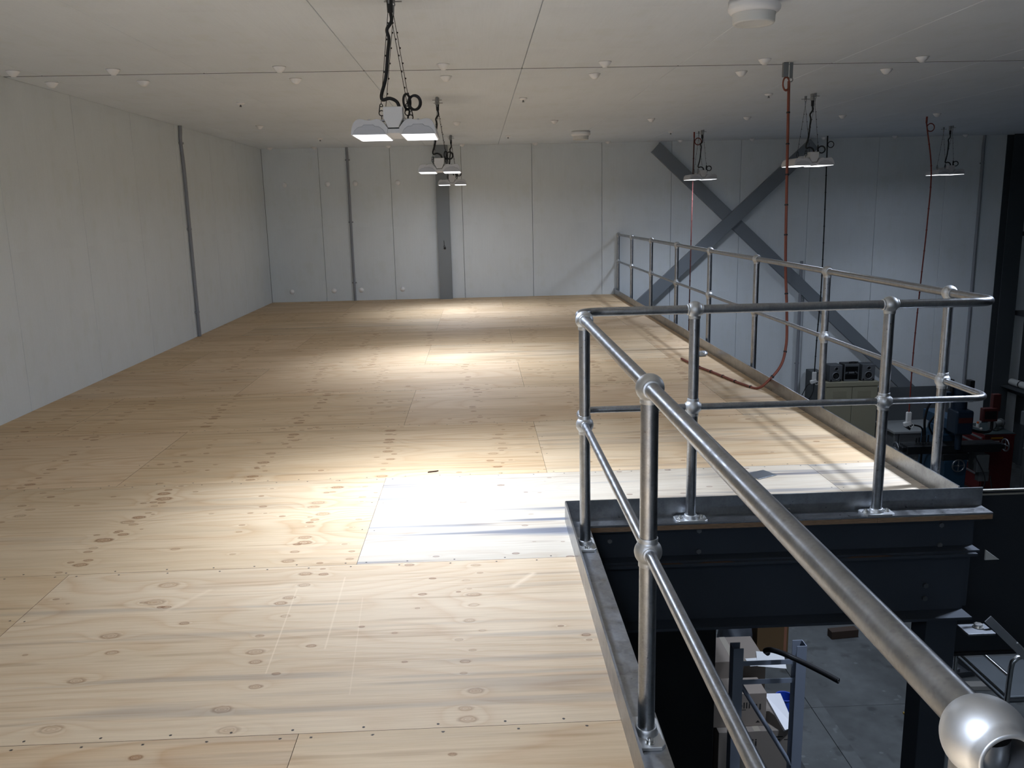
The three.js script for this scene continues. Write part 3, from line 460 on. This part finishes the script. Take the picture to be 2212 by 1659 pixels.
// ================================================================ WORKSHOP BELOW
// cabinet with stereo
{ const beige = std(0xa39f88, 0.55, 0.05), t = thing('steel_cabinet', 'beige two-door steel cabinet against the back wall below the boombox', 'cabinet', [6.5, YG, -14.72]);
  obj('carcass', [bx(-0.46, 0.46, 0.02, 1.69, -0.22, 0.2, 0.005), bx(-0.47, 0.47, 1.62, 1.7, -0.225, 0.225, 0.006), bx(-0.44, 0.44, 0, 0.02, -0.2, 0.18)], beige, t);
  for (const s of [-1, 1]) { const d = obj('door', [bx(s * 0.004, s * 0.455, 0.05, 1.61, 0.2, 0.218, 0.004)], beige, t); obj('inset_panel', [bx(s * 0.1, s * 0.34, 1.42, 1.54, 0.217, 0.221, 0.001)], std(0x98947e, 0.55), d); }
  const h = obj('handle', [at(rb(0.06, 0.12, 0.02, 0.006), -0.05, 0.78, 0.226), at(rb(0.12, 0.03, 0.03, 0.006), -0.02, 0.84, 0.235)], rubber, t);
  const k = thing('grey_locker', 'narrow dark grey steel locker standing behind the beige cabinet', 'locker', [5.93, YG, -14.8]);
  obj('carcass', bx(-0.1, 0.09, 0, 1.87, -0.16, 0.16, 0.01), std(0x4b4f50, 0.6, 0.1), k); obj('door', bx(-0.095, 0.085, 0.05, 1.83, 0.16, 0.172, 0.004), std(0x55595a, 0.6, 0.1), k); }
function speaker(x, turn, label) {
  const t = thing('loudspeaker', label, 'loudspeaker', [x, YG + 1.7, -14.66], turn, 'stereo speakers on the cabinet'), dk = std(0x151617, 0.5), sv = std(0x7c8084, 0.4, 0.4);
  obj('enclosure', bx(-0.115, 0.115, 0.004, 0.3, -0.12, 0.11, 0.014), std(0x4d5256, 0.55), t); obj('foot', [bx(-0.1, -0.06, 0, 0.01, -0.1, 0.1), bx(0.06, 0.1, 0, 0.01, -0.1, 0.1)], dk, t);
  obj('baffle', bx(-0.112, 0.112, 0.008, 0.297, 0.106, 0.116, 0.005), sv, t);
  for (const [y, r] of [[0.108, 0.068], [0.232, 0.034]]) { const d = obj('driver_ring', at(lathe([[r, 0], [r, 0.012], [r * 0.92, 0.016], [r * 0.84, 0.01], [r * 0.84, 0]], 28), 0, y, 0.115, Math.PI / 2), std(0x9a9ea2, 0.35, 0.6), t); obj('cone', at(lathe([[0.0001, 0.004], [r * 0.25, 0.006], [r * 0.3, 0.0], [r * 0.84, 0.01]], 28), 0, y, 0.115, Math.PI / 2), dk, d); }
  obj('port', [at(cyl(0.016, 0.016, 0.006, 16), -0.085, 0.03, 0.116, Math.PI / 2), at(cyl(0.016, 0.016, 0.006, 16), 0.085, 0.03, 0.116, Math.PI / 2)], dk, t);
}
speaker(6.205, 0.06, 'silver grey loudspeaker partly behind a rail post, on the cabinet before the back wall bracing');
speaker(6.8, -0.06, 'silver grey loudspeaker standing nearest the diagonal brace on top of the cabinet');
{ const t = thing('stereo_unit', 'silver and black stereo unit between the two loudspeakers on the cabinet', 'stereo', [6.495, YG + 1.7, -14.66]), dk = std(0x121315, 0.35), sv = std(0x9fa4a8, 0.3, 0.7);
  obj('case', bx(-0.135, 0.135, 0, 0.31, -0.14, 0.09, 0.01), std(0x1d1e20, 0.5), t);
  obj('face', [bx(-0.13, -0.115, 0.004, 0.306, 0.088, 0.104), bx(0.115, 0.13, 0.004, 0.306, 0.088, 0.104), bx(-0.13, 0.13, 0.004, 0.034, 0.088, 0.106), bx(-0.13, 0.13, 0.265, 0.306, 0.088, 0.102)], sv, t);
  obj('display', bx(-0.113, 0.113, 0.185, 0.264, 0.088, 0.1), dk, t); obj('cassette_door', bx(-0.113, 0.113, 0.036, 0.12, 0.088, 0.1), dk, t);
  obj('button_row', [bx(-0.05, 0.05, 0.138, 0.168, 0.088, 0.108, 0.006), ...[-0.1, -0.08, 0.075, 0.095].map((x, i) => at(cyl(0.011, 0.011, 0.02, 14), x, 0.15 + (i % 3) * 0.008, 0.1, Math.PI / 2))], sv, t); obj('panel', bx(-0.113, 0.113, 0.12, 0.186, 0.088, 0.097), std(0x2a2c2f, 0.4), t);
  const c = thing('dark_cloth', 'small dark bundle lying on top of the stereo unit', 'cloth', [6.54, YG + 2.01, -14.66]); obj('cloth', tube([[-0.06, 0.012, 0], [0, 0.02, 0.02], [0.05, 0.014, -0.01], [0.1, 0.014, 0.02]], 0.013, 24, 8), rubber, c); }

// turret milling machine
{ const M = thing('milling_machine', 'dark blue turret milling machine with a long table, beside the red tool chest', 'milling machine', [7.0, YG, -12.3]);
  const blue = std(0x1f3f55, 0.5, 0.1), cast = std(0x26292c, 0.5, 0.5), dk = std(0x17181a, 0.5, 0.3), red = std(0x4a1b18, 0.5);
  obj('base', bx(-0.3, 0.42, 0, 0.14, -0.45, 0.35, 0.02), dk, M);
  obj('column', [ext([[-0.18, 0.14], [0.2, 0.14], [0.17, 1.3], [-0.14, 1.3]], 0.4, 0.02).translate(0.0, 0, -0.42), at(cyl(0.17, 0.19, 0.14, 24), 0.02, 1.37, -0.22)], blue, M);
  obj('knee', [ext([[-0.15, 0.5], [0.15, 0.5], [0.17, 1.0], [-0.17, 1.0]], 0.36, 0.01).translate(0, 0, -0.05), at(cyl(0.05, 0.05, 0.42, 14), 0, 0.33, 0.15)], blue, M);
  obj('saddle', bx(-0.2, 0.2, 1.0, 1.1, -0.02, 0.32, 0.01), cast, M);
  const tb = obj('table', [bx(-0.72, 0.7, 1.1, 1.22, 0.02, 0.28, 0.008), bx(-0.78, 0.78, 1.13, 1.2, 0.06, 0.24, 0.01)], cast, M); obj('table_slot', [-0.07, 0, 0.07].map(o => bx(-0.715, 0.695, 1.2195, 1.2225, 0.143 + o, 0.157 + o, 0.0005)), dk, tb);
  const wheel = (x, y, z, ry) => [at(new THREE.TorusGeometry(0.09, 0.012, 10, 28), x, y, z, 0, ry), at(rod(V(-0.085, 0, 0), V(0.085, 0, 0), 0.009), x, y, z, 0, ry), at(rod(V(0, -0.085, 0), V(0, 0.085, 0), 0.009), x, y, z, 0, ry), at(new THREE.SphereGeometry(0.022, 12, 10), x, y, z)];
  obj('handwheel', wheel(-0.84, 1.165, 0.15, Math.PI / 2), std(0x8b8f92, 0.3, 0.9), M); obj('handwheel', wheel(0.84, 1.165, 0.15, Math.PI / 2), std(0x8b8f92, 0.3, 0.9), M); obj('handwheel', wheel(0.02, 0.93, 0.36, 0), std(0x8b8f92, 0.3, 0.9), M);
  obj('ram', [bx(-0.09, 0.13, 1.44, 1.6, -0.55, 0.25, 0.015)], blue, M);
  const hd = obj('head', [bx(-0.11, 0.15, 1.42, 1.78, 0.16, 0.44, 0.03), at(cyl(0.05, 0.045, 0.26, 18), 0.02, 1.3, 0.3), at(cyl(0.02, 0.02, 0.1, 14), 0.02, 1.24, 0.3)], std(0x1a2a3a, 0.45, 0.1), M); obj('nameplate', bx(-0.08, 0.12, 1.6, 1.68, 0.439, 0.444, 0.001), red, hd);
  obj('motor', [at(cyl(0.11, 0.11, 0.3, 24), 0.02, 1.93, 0.24), at(cyl(0.12, 0.12, 0.03, 24), 0.02, 2.09, 0.24), at(rb(0.11, 0.12, 0.09, 0.01), -0.15, 1.97, 0.22)], std(0x182a3c, 0.5), M);
  obj('motor_guard', bx(0.13, 0.2, 1.88, 2.2, 0.18, 0.3, 0.006), dk, M); obj('switch_plate', bx(-0.12, -0.1, 1.98, 2.22, 0.2, 0.28, 0.004), dk, M);
  obj('speed_lever', [rod(V(0.12, 1.56, 0.4), V(0.24, 1.52, 0.46), 0.008), at(new THREE.SphereGeometry(0.022, 12, 10), 0.25, 1.515, 0.465)], std(0xc8c8c4, 0.3, 0.3), M, 'lever with a pale knob');
  const arm = obj('pendant_arm', tube([[0.14, 1.5, 0.2], [0.3, 1.42, 0.2], [0.5, 1.39, 0.2], [0.56, 1.42, 0.2], [0.57, 1.56, 0.2]], 0.022, 40, 10), dk, M);
  const pb = obj('control_box', [bx(0.4, 0.62, 1.56, 1.76, 0.15, 0.25, 0.01), bx(0.56, 0.68, 1.7, 1.96, 0.12, 0.2, 0.008)], red, M, 'dark red control box'); obj('screen', bx(0.42, 0.6, 1.6, 1.72, 0.249, 0.254, 0.001), dk, pb);
  obj('indicator_lamp', at(new THREE.SphereGeometry(0.018, 12, 8), 0.22, 1.6, 0.42), std(0xe0703a, 0.3), M);
  obj('conduit_hose', [tube([[-0.2, 1.95, 0.2], [-0.36, 1.85, 0.15], [-0.4, 1.6, 0.1], [-0.33, 1.3, 0.0], [-0.25, 1.0, -0.2], [-0.2, 0.6, -0.3]], 0.018, 60, 8), tube([[-0.15, 1.9, 0.2], [-0.25, 1.7, 0.15], [-0.3, 1.5, 0.05], [-0.16, 1.3, -0.1]], 0.014, 40, 8)], rubber, M);
  obj('work_light', [tube([[-0.3, 1.2, -0.1], [-0.42, 1.45, 0.05], [-0.62, 1.52, 0.12]], 0.012, 24, 8), at(lathe([[0.012, 0.05], [0.03, 0.04], [0.055, -0.04]], 18), -0.66, 1.5, 0.13, 0, 0, -0.6)], dk, M);
  obj('feed_box', [bx(0.36, 0.55, 0.78, 1.05, 0.02, 0.26, 0.01), bx(0.44, 0.6, 0.62, 0.8, 0.1, 0.2, 0.006)], std(0x6d7273, 0.5, 0.3), M, 'grey power feed box');
  obj('oil_line', tube([[0.3, 1.05, 0.3], [0.42, 0.7, 0.4], [0.3, 0.35, 0.42], [0.42, 0.2, 0.36], [0.6, 0.4, 0.3], [0.62, 0.7, 0.2]], 0.009, 60, 8), rubber, M);
  for (let i = 0; i < 5; i++) { const c = thing('tool_holder', ['short', 'second', 'third', 'fourth', 'tallest'][i] + ' dark steel tool holder in the row standing on the milling table', 'tool holder', [6.46 + i * 0.045, YG + 1.223, -12.14], 0, 'tool holders on the milling table'); obj('shank', at(cyl(0.011, 0.014, 0.1 + i * 0.01, 12), 0, 0.05 + i * 0.005, 0), cast, c); obj('collet', at(cyl(0.017, 0.017, 0.03, 12), 0, 0.015, 0), std(0x777a7c, 0.3, 0.9), c); }
}
// grey bench behind the mill
{ const t = thing('work_bench', 'pale grey bench against the back wall behind the milling machine', 'bench', [7.72, YG, -14.5]); const g = std(0x74787a, 0.6);
  obj('bench_top', bx(-0.62, 0.75, 0.84, 0.88, -0.4, 0.4, 0.005), std(0x969a9a, 0.6), t); for (const x of [-0.55, 0.68]) for (const z of [-0.33, 0.33]) obj('leg', bx(x - 0.03, x + 0.03, 0, 0.84, z - 0.03, z + 0.03), g, t); obj('drawer', bx(-0.5, 0.1, 0.5, 0.83, -0.3, 0.36, 0.01), g, t); obj('back_panel', bx(-0.62, 0.75, 0.88, 1.5, -0.41, -0.39, 0.003), std(0x5f6467, 0.6), t); }
// red tool chest
{ const t = thing('tool_chest', 'dark red roller tool chest with silver drawer pulls, beside the milling machine', 'tool chest', [8.25, YG, -13.3]); const red = std(0x5c1a1b, 0.45), sv = std(0xaab0b4, 0.3, 0.8), dk = std(0x22262a, 0.6);
  obj('carcass', [bx(-0.24, 0.25, 0.12, 1.1, -0.35, 0.35, 0.012)], red, t); obj('top_mat', bx(-0.245, 0.255, 1.1, 1.118, -0.355, 0.355, 0.006), std(0x2c3a3c, 0.7), t); obj('rim', [bx(-0.25, 0.26, 1.085, 1.1, -0.36, 0.36, 0.004)], red, t);
  let y = 1.06; for (const h of [0.11, 0.11, 0.12, 0.13, 0.14, 0.28]) { const d = obj('drawer', bx(-0.256, -0.238, y - h + 0.012, y, -0.33, 0.33, 0.004), red, t); obj('drawer_pull', bx(-0.268, -0.254, y - 0.045, y - 0.015, -0.3, 0.3, 0.004), sv, d); y -= h; }
  for (const x of [-0.19, 0.2]) for (const z of [-0.28, 0.28]) obj('caster', [at(cyl(0.055, 0.055, 0.035, 18), x, 0.055, z, 0, 0, Math.PI / 2), bx(x - 0.03, x + 0.03, 0.1, 0.122, z - 0.03, z + 0.03)], dk, t);
  obj('sticker', bx(-0.12, 0.0, 0.86, 1.0, 0.349, 0.352, 0.0008), std(0xc4c4c0, 0.6), t, 'pale printed sticker'); obj('warning_strip', bx(-0.14, 0.06, 1.03, 1.06, 0.349, 0.3515, 0.0008), std(0xb8862a, 0.6), t, 'yellow strip');
  const a = thing('bench_grinder', 'pale grey bench grinder sitting on the red tool chest', 'grinder', [8.33, YG + 1.118, -13.2], 0.5), g = std(0x8d918e, 0.5, 0.2);
  obj('motor', [at(cyl(0.055, 0.055, 0.17, 20), 0, 0.1, 0, 0, 0, Math.PI / 2), bx(-0.06, 0.06, 0, 0.03, -0.05, 0.05), bx(-0.035, 0.035, 0.03, 0.06, -0.035, 0.035)], g, a); for (const s of [-1, 1]) obj('wheel_guard', at(cyl(0.07, 0.07, 0.035, 22), s * 0.115, 0.1, 0, 0, 0, Math.PI / 2), std(0x55595a, 0.5), a);
  const b = thing('oil_tin', 'small white tin beside the bench grinder on the tool chest', 'tin', [8.12, YG + 1.118, -13.35]); obj('tin', at(cyl(0.028, 0.03, 0.08, 18), 0, 0.04, 0), std(0xc9ccc8, 0.5), b); obj('lid', at(cyl(0.012, 0.022, 0.022, 14), 0, 0.09, 0), std(0xa2a5a4, 0.4, 0.5), b); }
// things at the side wall
{ const t = thing('white_roll', 'white plastic-wrapped roll lying on the side wall girt by the corner column', 'roll', [9.53, -1.735, -14.2]); obj('roll', at(cyl(0.06, 0.06, 1.15, 20), 0, 0, 0, Math.PI / 2), std(0xc6c9c6, 0.45), t); obj('band', [at(cyl(0.062, 0.062, 0.03, 20), 0, 0, -0.3, Math.PI / 2), at(cyl(0.062, 0.062, 0.03, 20), 0, 0, 0.3, Math.PI / 2)], rubber, t);
  const p = thing('wall_shelf', 'dark steel shelf on the side wall carrying the white roll', 'shelf', [9.5, -1.87, -14.2]); obj('shelf_board', bx(-0.16, 0.19, 0.05, 0.073, -0.7, 0.7, 0.004), std(0x44494c, 0.5, 0.3), p); obj('bracket', [bx(0.1, 0.19, -0.12, 0.05, -0.5, -0.47), bx(0.1, 0.19, -0.12, 0.05, 0.47, 0.5)], std(0x44494c, 0.5, 0.3), p);
  const g = thing('pedestal_drill', 'grey pedestal drill standing by the side wall beyond the tool chest', 'drill', [8.98, YG, -13.3]); const gr = std(0x62686a, 0.5, 0.2);
  obj('base', bx(-0.16, 0.16, 0, 0.05, -0.2, 0.2, 0.01), gr, g); obj('column', at(cyl(0.035, 0.035, 1.4, 16), 0, 0.75, -0.08), std(0x83888a, 0.4, 0.6), g); obj('head', [bx(-0.09, 0.09, 1.12, 1.36, -0.16, 0.2, 0.02), at(cyl(0.06, 0.06, 0.2, 18), 0.1, 1.24, 0.05, 0, 0, Math.PI / 2)], gr, g); obj('table', at(cyl(0.13, 0.13, 0.03, 20), 0, 0.75, 0.08), gr, g); obj('chuck', at(cyl(0.024, 0.016, 0.1, 14), 0, 1.07, 0.1), std(0x83888a, 0.4, 0.6), g);
  const r = thing('red_post', 'dark red steel upright at the edge of view by the side wall', 'steel upright', [8.92, YG, -12.55]); obj('upright', bx(-0.04, 0.04, 0.01, 1.15, -0.05, 0.05, 0.004), std(0x6b1c18, 0.5), r); obj('foot_plate', bx(-0.08, 0.08, 0, 0.01, -0.09, 0.09), std(0x6b1c18, 0.5), r); obj('cap', bx(-0.042, 0.042, 1.0, 1.12, -0.052, 0.052, 0.003), std(0xb58a2a, 0.5), r, 'yellow band');
  const y = thing('yellow_carton', 'small yellow carton on the floor beside the red upright', 'carton', [8.75, YG, -12.75], 0.3); obj('carton', bx(-0.055, 0.055, 0, 0.24, -0.05, 0.05, 0.002), std(0xb79b3a, 0.6), y); obj('print', bx(-0.04, 0.03, 0.08, 0.16, 0.0495, 0.0515, 0.0004), std(0x4a4428, 0.6), y);
  const h = thing('cable_loop', 'loop of thin pale cable on the floor below the tool chest', 'cable', [8.3, YG, -12.8]); obj('cable', at(new THREE.TorusGeometry(0.17, 0.007, 8, 40), 0, 0.007, 0, Math.PI / 2), std(0x8a8b84, 0.6), h); }

// ---------------------------------------------------------------- under the opening
const font = await new FontLoader().loadAsync('fonts/droid/droid_sans_bold.typeface.json');
function txt(s, size) { const g = new TextGeometry(s, { font, size, depth: 0.0008, curveSegments: 3 }); g.computeBoundingBox(); return g.translate(-(g.boundingBox.max.x + g.boundingBox.min.x) / 2, 0, 0); }
{ const blueGrey = std(0x8a94a4, 0.5, 0.2), t = thing('steel_stand', 'blue-grey steel stand of lipped angle uprights seen below the guardrail', 'stand', [1.97, YG, -5.5]);
  const C = (w, d, k) => [[-w, -d], [w, -d], [w, -d + k], [-w + k, -d + k], [-w + k, d - k], [w, d - k], [w, d], [-w, d]];
  for (const s of [-1, 1]) obj('upright', [ext(C(0.036, 0.045, 0.005), 1.735).rotateX(-Math.PI / 2).rotateY(s > 0 ? Math.PI : 0).translate(s * 0.225, 0.008, 0)], blueGrey, t);
  for (const s of [-1, 1]) obj('foot_plate', bx(s * 0.225 - 0.07, s * 0.225 + 0.07, 0, 0.008, -0.07, 0.07), blueGrey, t);
  for (const y of [1.6, 1.455]) obj('rail', ext([[0, 0], [0.042, 0], [0.042, 0.004], [0.004, 0.004], [0.004, 0.036], [0, 0.036]], 0.39).rotateY(Math.PI / 2).translate(-0.195, y, 0.03), blueGrey, t);
  obj('diagonal', rod(V(-0.2, 1.46, 0.03), V(0.19, 0.8, 0.03), 0.016, 4), blueGrey, t);
  for (const y of [0.3]) obj('rail', bx(-0.195, 0.195, y, y + 0.04, -0.02, 0.02), blueGrey, t);
  const h = thing('black_bar', 'bent black steel bar with hooked end lying across the stand', 'steel bar', [0, 0, 0]);
  obj('bar', tube([[1.99, -1.66, -5.56], [1.965, -1.63, -5.54], [1.985, -1.6, -5.5], [2.05, -1.6, -5.45], [2.15, -1.625, -5.38], [2.28, -1.65, -5.24], [2.335, -1.66, -5.17]], 0.019, 60, 12), std(0x1b1c1e, 0.45, 0.3), h);
  obj('bar_end', at(new THREE.TorusGeometry(0.014, 0.006, 8, 18), 2.338, -1.6605, -5.166, 0, 0.8), std(0x2a2b2d, 0.4, 0.5), h);
  // bench with boxes
  const card = std(0x857d74, 0.8), card2 = std(0x8a8076, 0.8), ink = std(0x23211f, 0.8), brown = std(0x6e5638, 0.85);
  const b = thing('storage_bench', 'low dark steel bench carrying the lettered cartons below the deck', 'bench', [2.06, YG, -6.24]);
  obj('bench_top', bx(-0.36, 0.42, 0.37, 0.4, -0.42, 0.42, 0.004), std(0x2e3032, 0.6, 0.2), b); for (const x of [-0.32, 0.38]) for (const z of [-0.38, 0.38]) obj('leg', bx(x - 0.02, x + 0.02, 0, 0.37, z - 0.02, z + 0.02), std(0x2e3032, 0.6, 0.2), b);
  function carton(label, x, y, z, w, h, d, turn, m, prints) { const c = thing('cardboard_box', label, 'box', [x, y, z], turn); obj('carton', bx(-w / 2, w / 2, 0, h, -d / 2, d / 2, 0.004), m, c); obj('tape', bx(-0.025, 0.025, h - 0.0005, h + 0.0008, -d / 2, d / 2, 0.0004), std(0x9b9384, 0.5), c); for (const [g, n] of prints) obj(n, g.translate(0, 0, d / 2), ink, c); return c; }
  const arrow = (x, y) => bx(x, x + 0.012, y, y + 0.05, 0, 0.0008, 0.0002);
  carton('grey carton with partly hidden black lettering, lower one behind the steel stand', 2.035, YG + 0.4, -6.05, 0.6, 0.43, 0.42, 0, card, [[txt('selli', 0.06).translate(-0.08, 0.3, 0), 'lettering'], [bx(0.13, 0.2, 0.37, 0.38, 0, 0.0008, 0.0002), 'printed_line'], [bx(0.13, 0.18, 0.345, 0.353, 0, 0.0008, 0.0002), 'printed_line'], [bx(0.21, 0.25, 0.345, 0.352, 0, 0.0008, 0.0002), 'printed_line']]);
  carton('grey carton with black lettering and up arrows, upper one behind the steel stand', 1.91, YG + 0.831, -6.02, 0.42, 0.28, 0.23, 0, card2, [[txt('selli', 0.048).translate(0.02, 0.155, 0), 'lettering'], [bx(-0.09, 0.05, 0.14, 0.145, 0, 0.0008, 0.0002), 'printed_line'], [arrow(0.125, 0.14), 'printed_arrow'], [arrow(0.155, 0.14), 'printed_arrow'], [ext([[0.13, 0.11], [0.165, 0.11], [0.1475, 0.09]], 0.0008), 'printed_symbol'], [ext([[0.13, 0.03], [0.165, 0.03], [0.1475, 0.05]], 0.0008), 'printed_symbol']]);
  carton('tall grey carton holding the white paper, behind the two lettered cartons', 1.98, YG + 0.4, -6.465, 0.5, 0.78, 0.4, 0, card2, []);
  function slab4(A, B, C, D, t) { const n = new THREE.Vector3().subVectors(B, A).cross(new THREE.Vector3().subVectors(D, A)).normalize().multiplyScalar(-t), top = [A, B, C, D], bot = top.map(p => p.clone().sub(n)), P = [], q = (a, b, c, d) => { for (const v of [a, b, c, a, c, d]) P.push(v.x, v.y, v.z); }; q(top[0], top[3], top[2], top[1]); q(bot[0], bot[1], bot[2], bot[3]); for (let k = 0; k < 4; k++) { const m = (k + 1) % 4; q(top[k], top[m], bot[m], bot[k]); } const g = new THREE.BufferGeometry(); g.setAttribute('position', new THREE.Float32BufferAttribute(P, 3)); g.setAttribute('uv', new THREE.Float32BufferAttribute(new Float32Array(P.length / 3 * 2), 2)); g.computeVertexNormals(); return g; }
  const f = thing('foam_slab', 'bright white polystyrene slab leaning on the cartons beside the steel stand', 'foam slab', [2.235, YG + 0.8315, -5.88]);
  obj('slab', slab4(V(-0.1, 0.21, -0.13), V(0.03, 0.205, -0.13), V(0.085, 0.032, 0.05), V(-0.005, 0.032, 0.09), 0.032), std(0xf2f4f8, 0.7), f);
  const bl = thing('blue_tub', 'tall blue plastic tub standing behind the white foam slab', 'tub', [2.4, YG + 0.4, -6.28]); obj('tub', lathe([[0.0001, 0], [0.06, 0], [0.068, 0.43], [0.074, 0.435], [0.073, 0.445], [0.063, 0.44], [0.055, 0.01], [0.0001, 0.01]], 24), std(0x1d45b0, 0.45), bl);
  const br = thing('cardboard_box', 'plain brown carton on the concrete farther back, half hidden by the black beam', 'box', [3.04, YG, -8.56]); obj('carton', bx(-0.17, 0.17, 0, 0.62, -0.2, 0.2, 0.004), brown, br); obj('tape', bx(0.12, 0.15, 0.02, 0.6, 0.199, 0.2015, 0.0005), std(0x9c6b52, 0.5), br);
  const sk = thing('plastic_sack', 'crumpled grey plastic sack beside the plain brown carton', 'sack', [2.66, YG, -8.45]);
  { const g = new THREE.SphereGeometry(0.2, 28, 20), p = g.attributes.position; for (let i = 0; i < p.count; i++) { const k = 0.85 + 0.3 * n2(p.getX(i) * 14 + 5, p.getY(i) * 14 + p.getZ(i) * 9 + 3); p.setXYZ(i, p.getX(i) * k * 0.9, Math.max(-0.2, p.getY(i) * k * 1.5), p.getZ(i) * k * 0.8); } g.translate(0, 0.2, 0); g.computeVertexNormals(); obj('sack', g, std(0x5a6068, 0.4), sk); }
  const wp = thing('paper_sheets', 'white sheets of packing paper lying on the tall grey carton', 'paper', [2.17, YG + 1.181, -6.24], 0); obj('sheet', [at(bx(-0.1, 0.08, 0, 0.003, -0.06, 0.06, 0.001), -0.0, 0, -0.0, 0, 0.05), at(bx(-0.02, 0.2, 0.0032, 0.006, -0.16, 0.08, 0.001), 0.0, 0, 0, 0, -0.25)], std(0xe0e2e2, 0.7), wp);
  const o1 = thing('plate_offcut', 'pale triangular steel offcut on the concrete near the tube trolley', 'metal offcut', [5.02, YG, -7.95], 0.4); obj('plate', ext([[-0.06, 0], [0.08, 0.02], [0.02, 0.12]], 0.006, 0.001).rotateX(-Math.PI / 2).translate(0, 0.001, 0), std(0xb4b8b4, 0.5, 0.4), o1);
  const o2 = thing('timber_batten', 'grey timber batten lying on the concrete beyond the black post', 'timber batten', [4.86, YG, -7.62], -0.05); obj('batten', bx(-0.36, 0.3, 0, 0.045, -0.05, 0.05, 0.003), std(0x7d7c78, 0.8), o2);
  const o3 = thing('steel_tray', 'dark steel tray of offcuts on the concrete behind the timber batten', 'tray', [4.75, YG, -7.95], 0.15); obj('tray', [bx(-0.2, 0.2, 0, 0.01, -0.15, 0.15), bx(-0.2, 0.2, 0, 0.06, 0.14, 0.15), bx(-0.2, 0.2, 0, 0.06, -0.15, -0.14), bx(-0.2, -0.19, 0, 0.06, -0.15, 0.15), bx(0.19, 0.2, 0, 0.06, -0.15, 0.15)], std(0x34383c, 0.5, 0.3), o3); obj('offcut', [bx(-0.15, -0.05, 0.012, 0.04, -0.1, 0.1), at(bx(-0.02, 0.04, 0.012, 0.05, -0.12, 0.08), 0.03, 0, 0, 0, 0.3)], std(0x565b60, 0.5, 0.4), o3);
  const cab = thing('black_cabinet', 'tall black steel cabinet standing in the dark below the deck', 'cabinet', [1.2, YG, -6.0]); obj('carcass', bx(-0.74, 0.46, 0.03, 2.5, -0.3, 0.28, 0.008), std(0x131417, 0.6, 0.1), cab); obj('door', bx(-0.73, 0.45, 0.06, 2.46, 0.28, 0.3, 0.004), std(0x15171a, 0.6, 0.1), cab); obj('plinth', bx(-0.72, 0.44, 0, 0.03, -0.28, 0.26), blackSteel, cab);
  const m = thing('rubber_mat', 'dark rubber mat with a yellow saw-tooth edge on the floor beside the black post', 'mat', [4.08, YG, -6.86], 0.15); obj('mat', bx(-0.02, 0.75, 0, 0.016, -0.4, 0.4, 0.004), rubber, m);
  const saw = [[-0.1, -0.4], [-0.03, -0.4]]; for (let i = 0; i < 13; i++) saw.push([-0.005, -0.4 + 0.0615 * i + 0.031], [-0.03, -0.4 + 0.0615 * (i + 1)]); saw.push([-0.1, 0.4]); obj('edge_strip', ext(saw.map(p => [p[0], -p[1]]).reverse(), 0.016).rotateX(-Math.PI / 2).translate(0, 0.001, 0), std(0x9c8440, 0.7), m, 'yellow edge strip');
  const tb = thing('timber_block', 'dark brown timber block on the concrete just under the black beam', 'timber block', [3.98, YG, -8.75], 0.1); obj('block', bx(-0.16, 0.16, 0, 0.09, -0.05, 0.05, 0.004), std(0x3a2c22, 0.8), tb);
  // tube trolley at the edge of the view
  const tr = thing('tube_trolley', 'tall chrome tube trolley with shelves at the edge of view below the girder', 'trolley', [3.64, YG, -5.2]); const ch = std(0xb8bcbd, 0.25, 1);
  const loop = (z) => tube([[-0.3, 0.1, z], [-0.3, 1.8, z], [-0.29, 1.89, z], [-0.25, 1.92, z], [0.0, 1.92, z], [0.4, 1.92, z]], 0.017, 60, 12);
  obj('frame', [loop(0.3), loop(-0.3), rod(V(-0.3, 1.78, 0.3), V(-0.3, 1.78, -0.3), 0.012)], ch, tr);
  for (const y of [1.58, 0.8]) obj('shelf', [bx(-0.3, 0.42, y, y + 0.012, -0.28, 0.28, 0.003), rod(V(-0.3, y + 0.05, 0.29), V(0.42, y + 0.05, 0.29), 0.01), rod(V(-0.3, y + 0.05, -0.29), V(0.42, y + 0.05, -0.29), 0.01), rod(V(-0.3, y + 0.05, 0.29), V(-0.3, y + 0.05, -0.29), 0.01)], std(0x5b6165, 0.4, 0.6), tr);
  for (const z of [0.3, -0.3]) obj('caster', at(cyl(0.05, 0.05, 0.03, 18), -0.3, 0.05, z, 0, 0, Math.PI / 2), rubber, tr);
  for (const z of [0.3, -0.3]) obj('rear_leg', [rod(V(0.4, 0, z), V(0.4, 1.92, z), 0.014)], ch, tr);
}

scene.traverse(o => { if (o.isMesh) { o.castShadow = true; o.receiveShadow = true; } });
renderer.render(scene, camera);
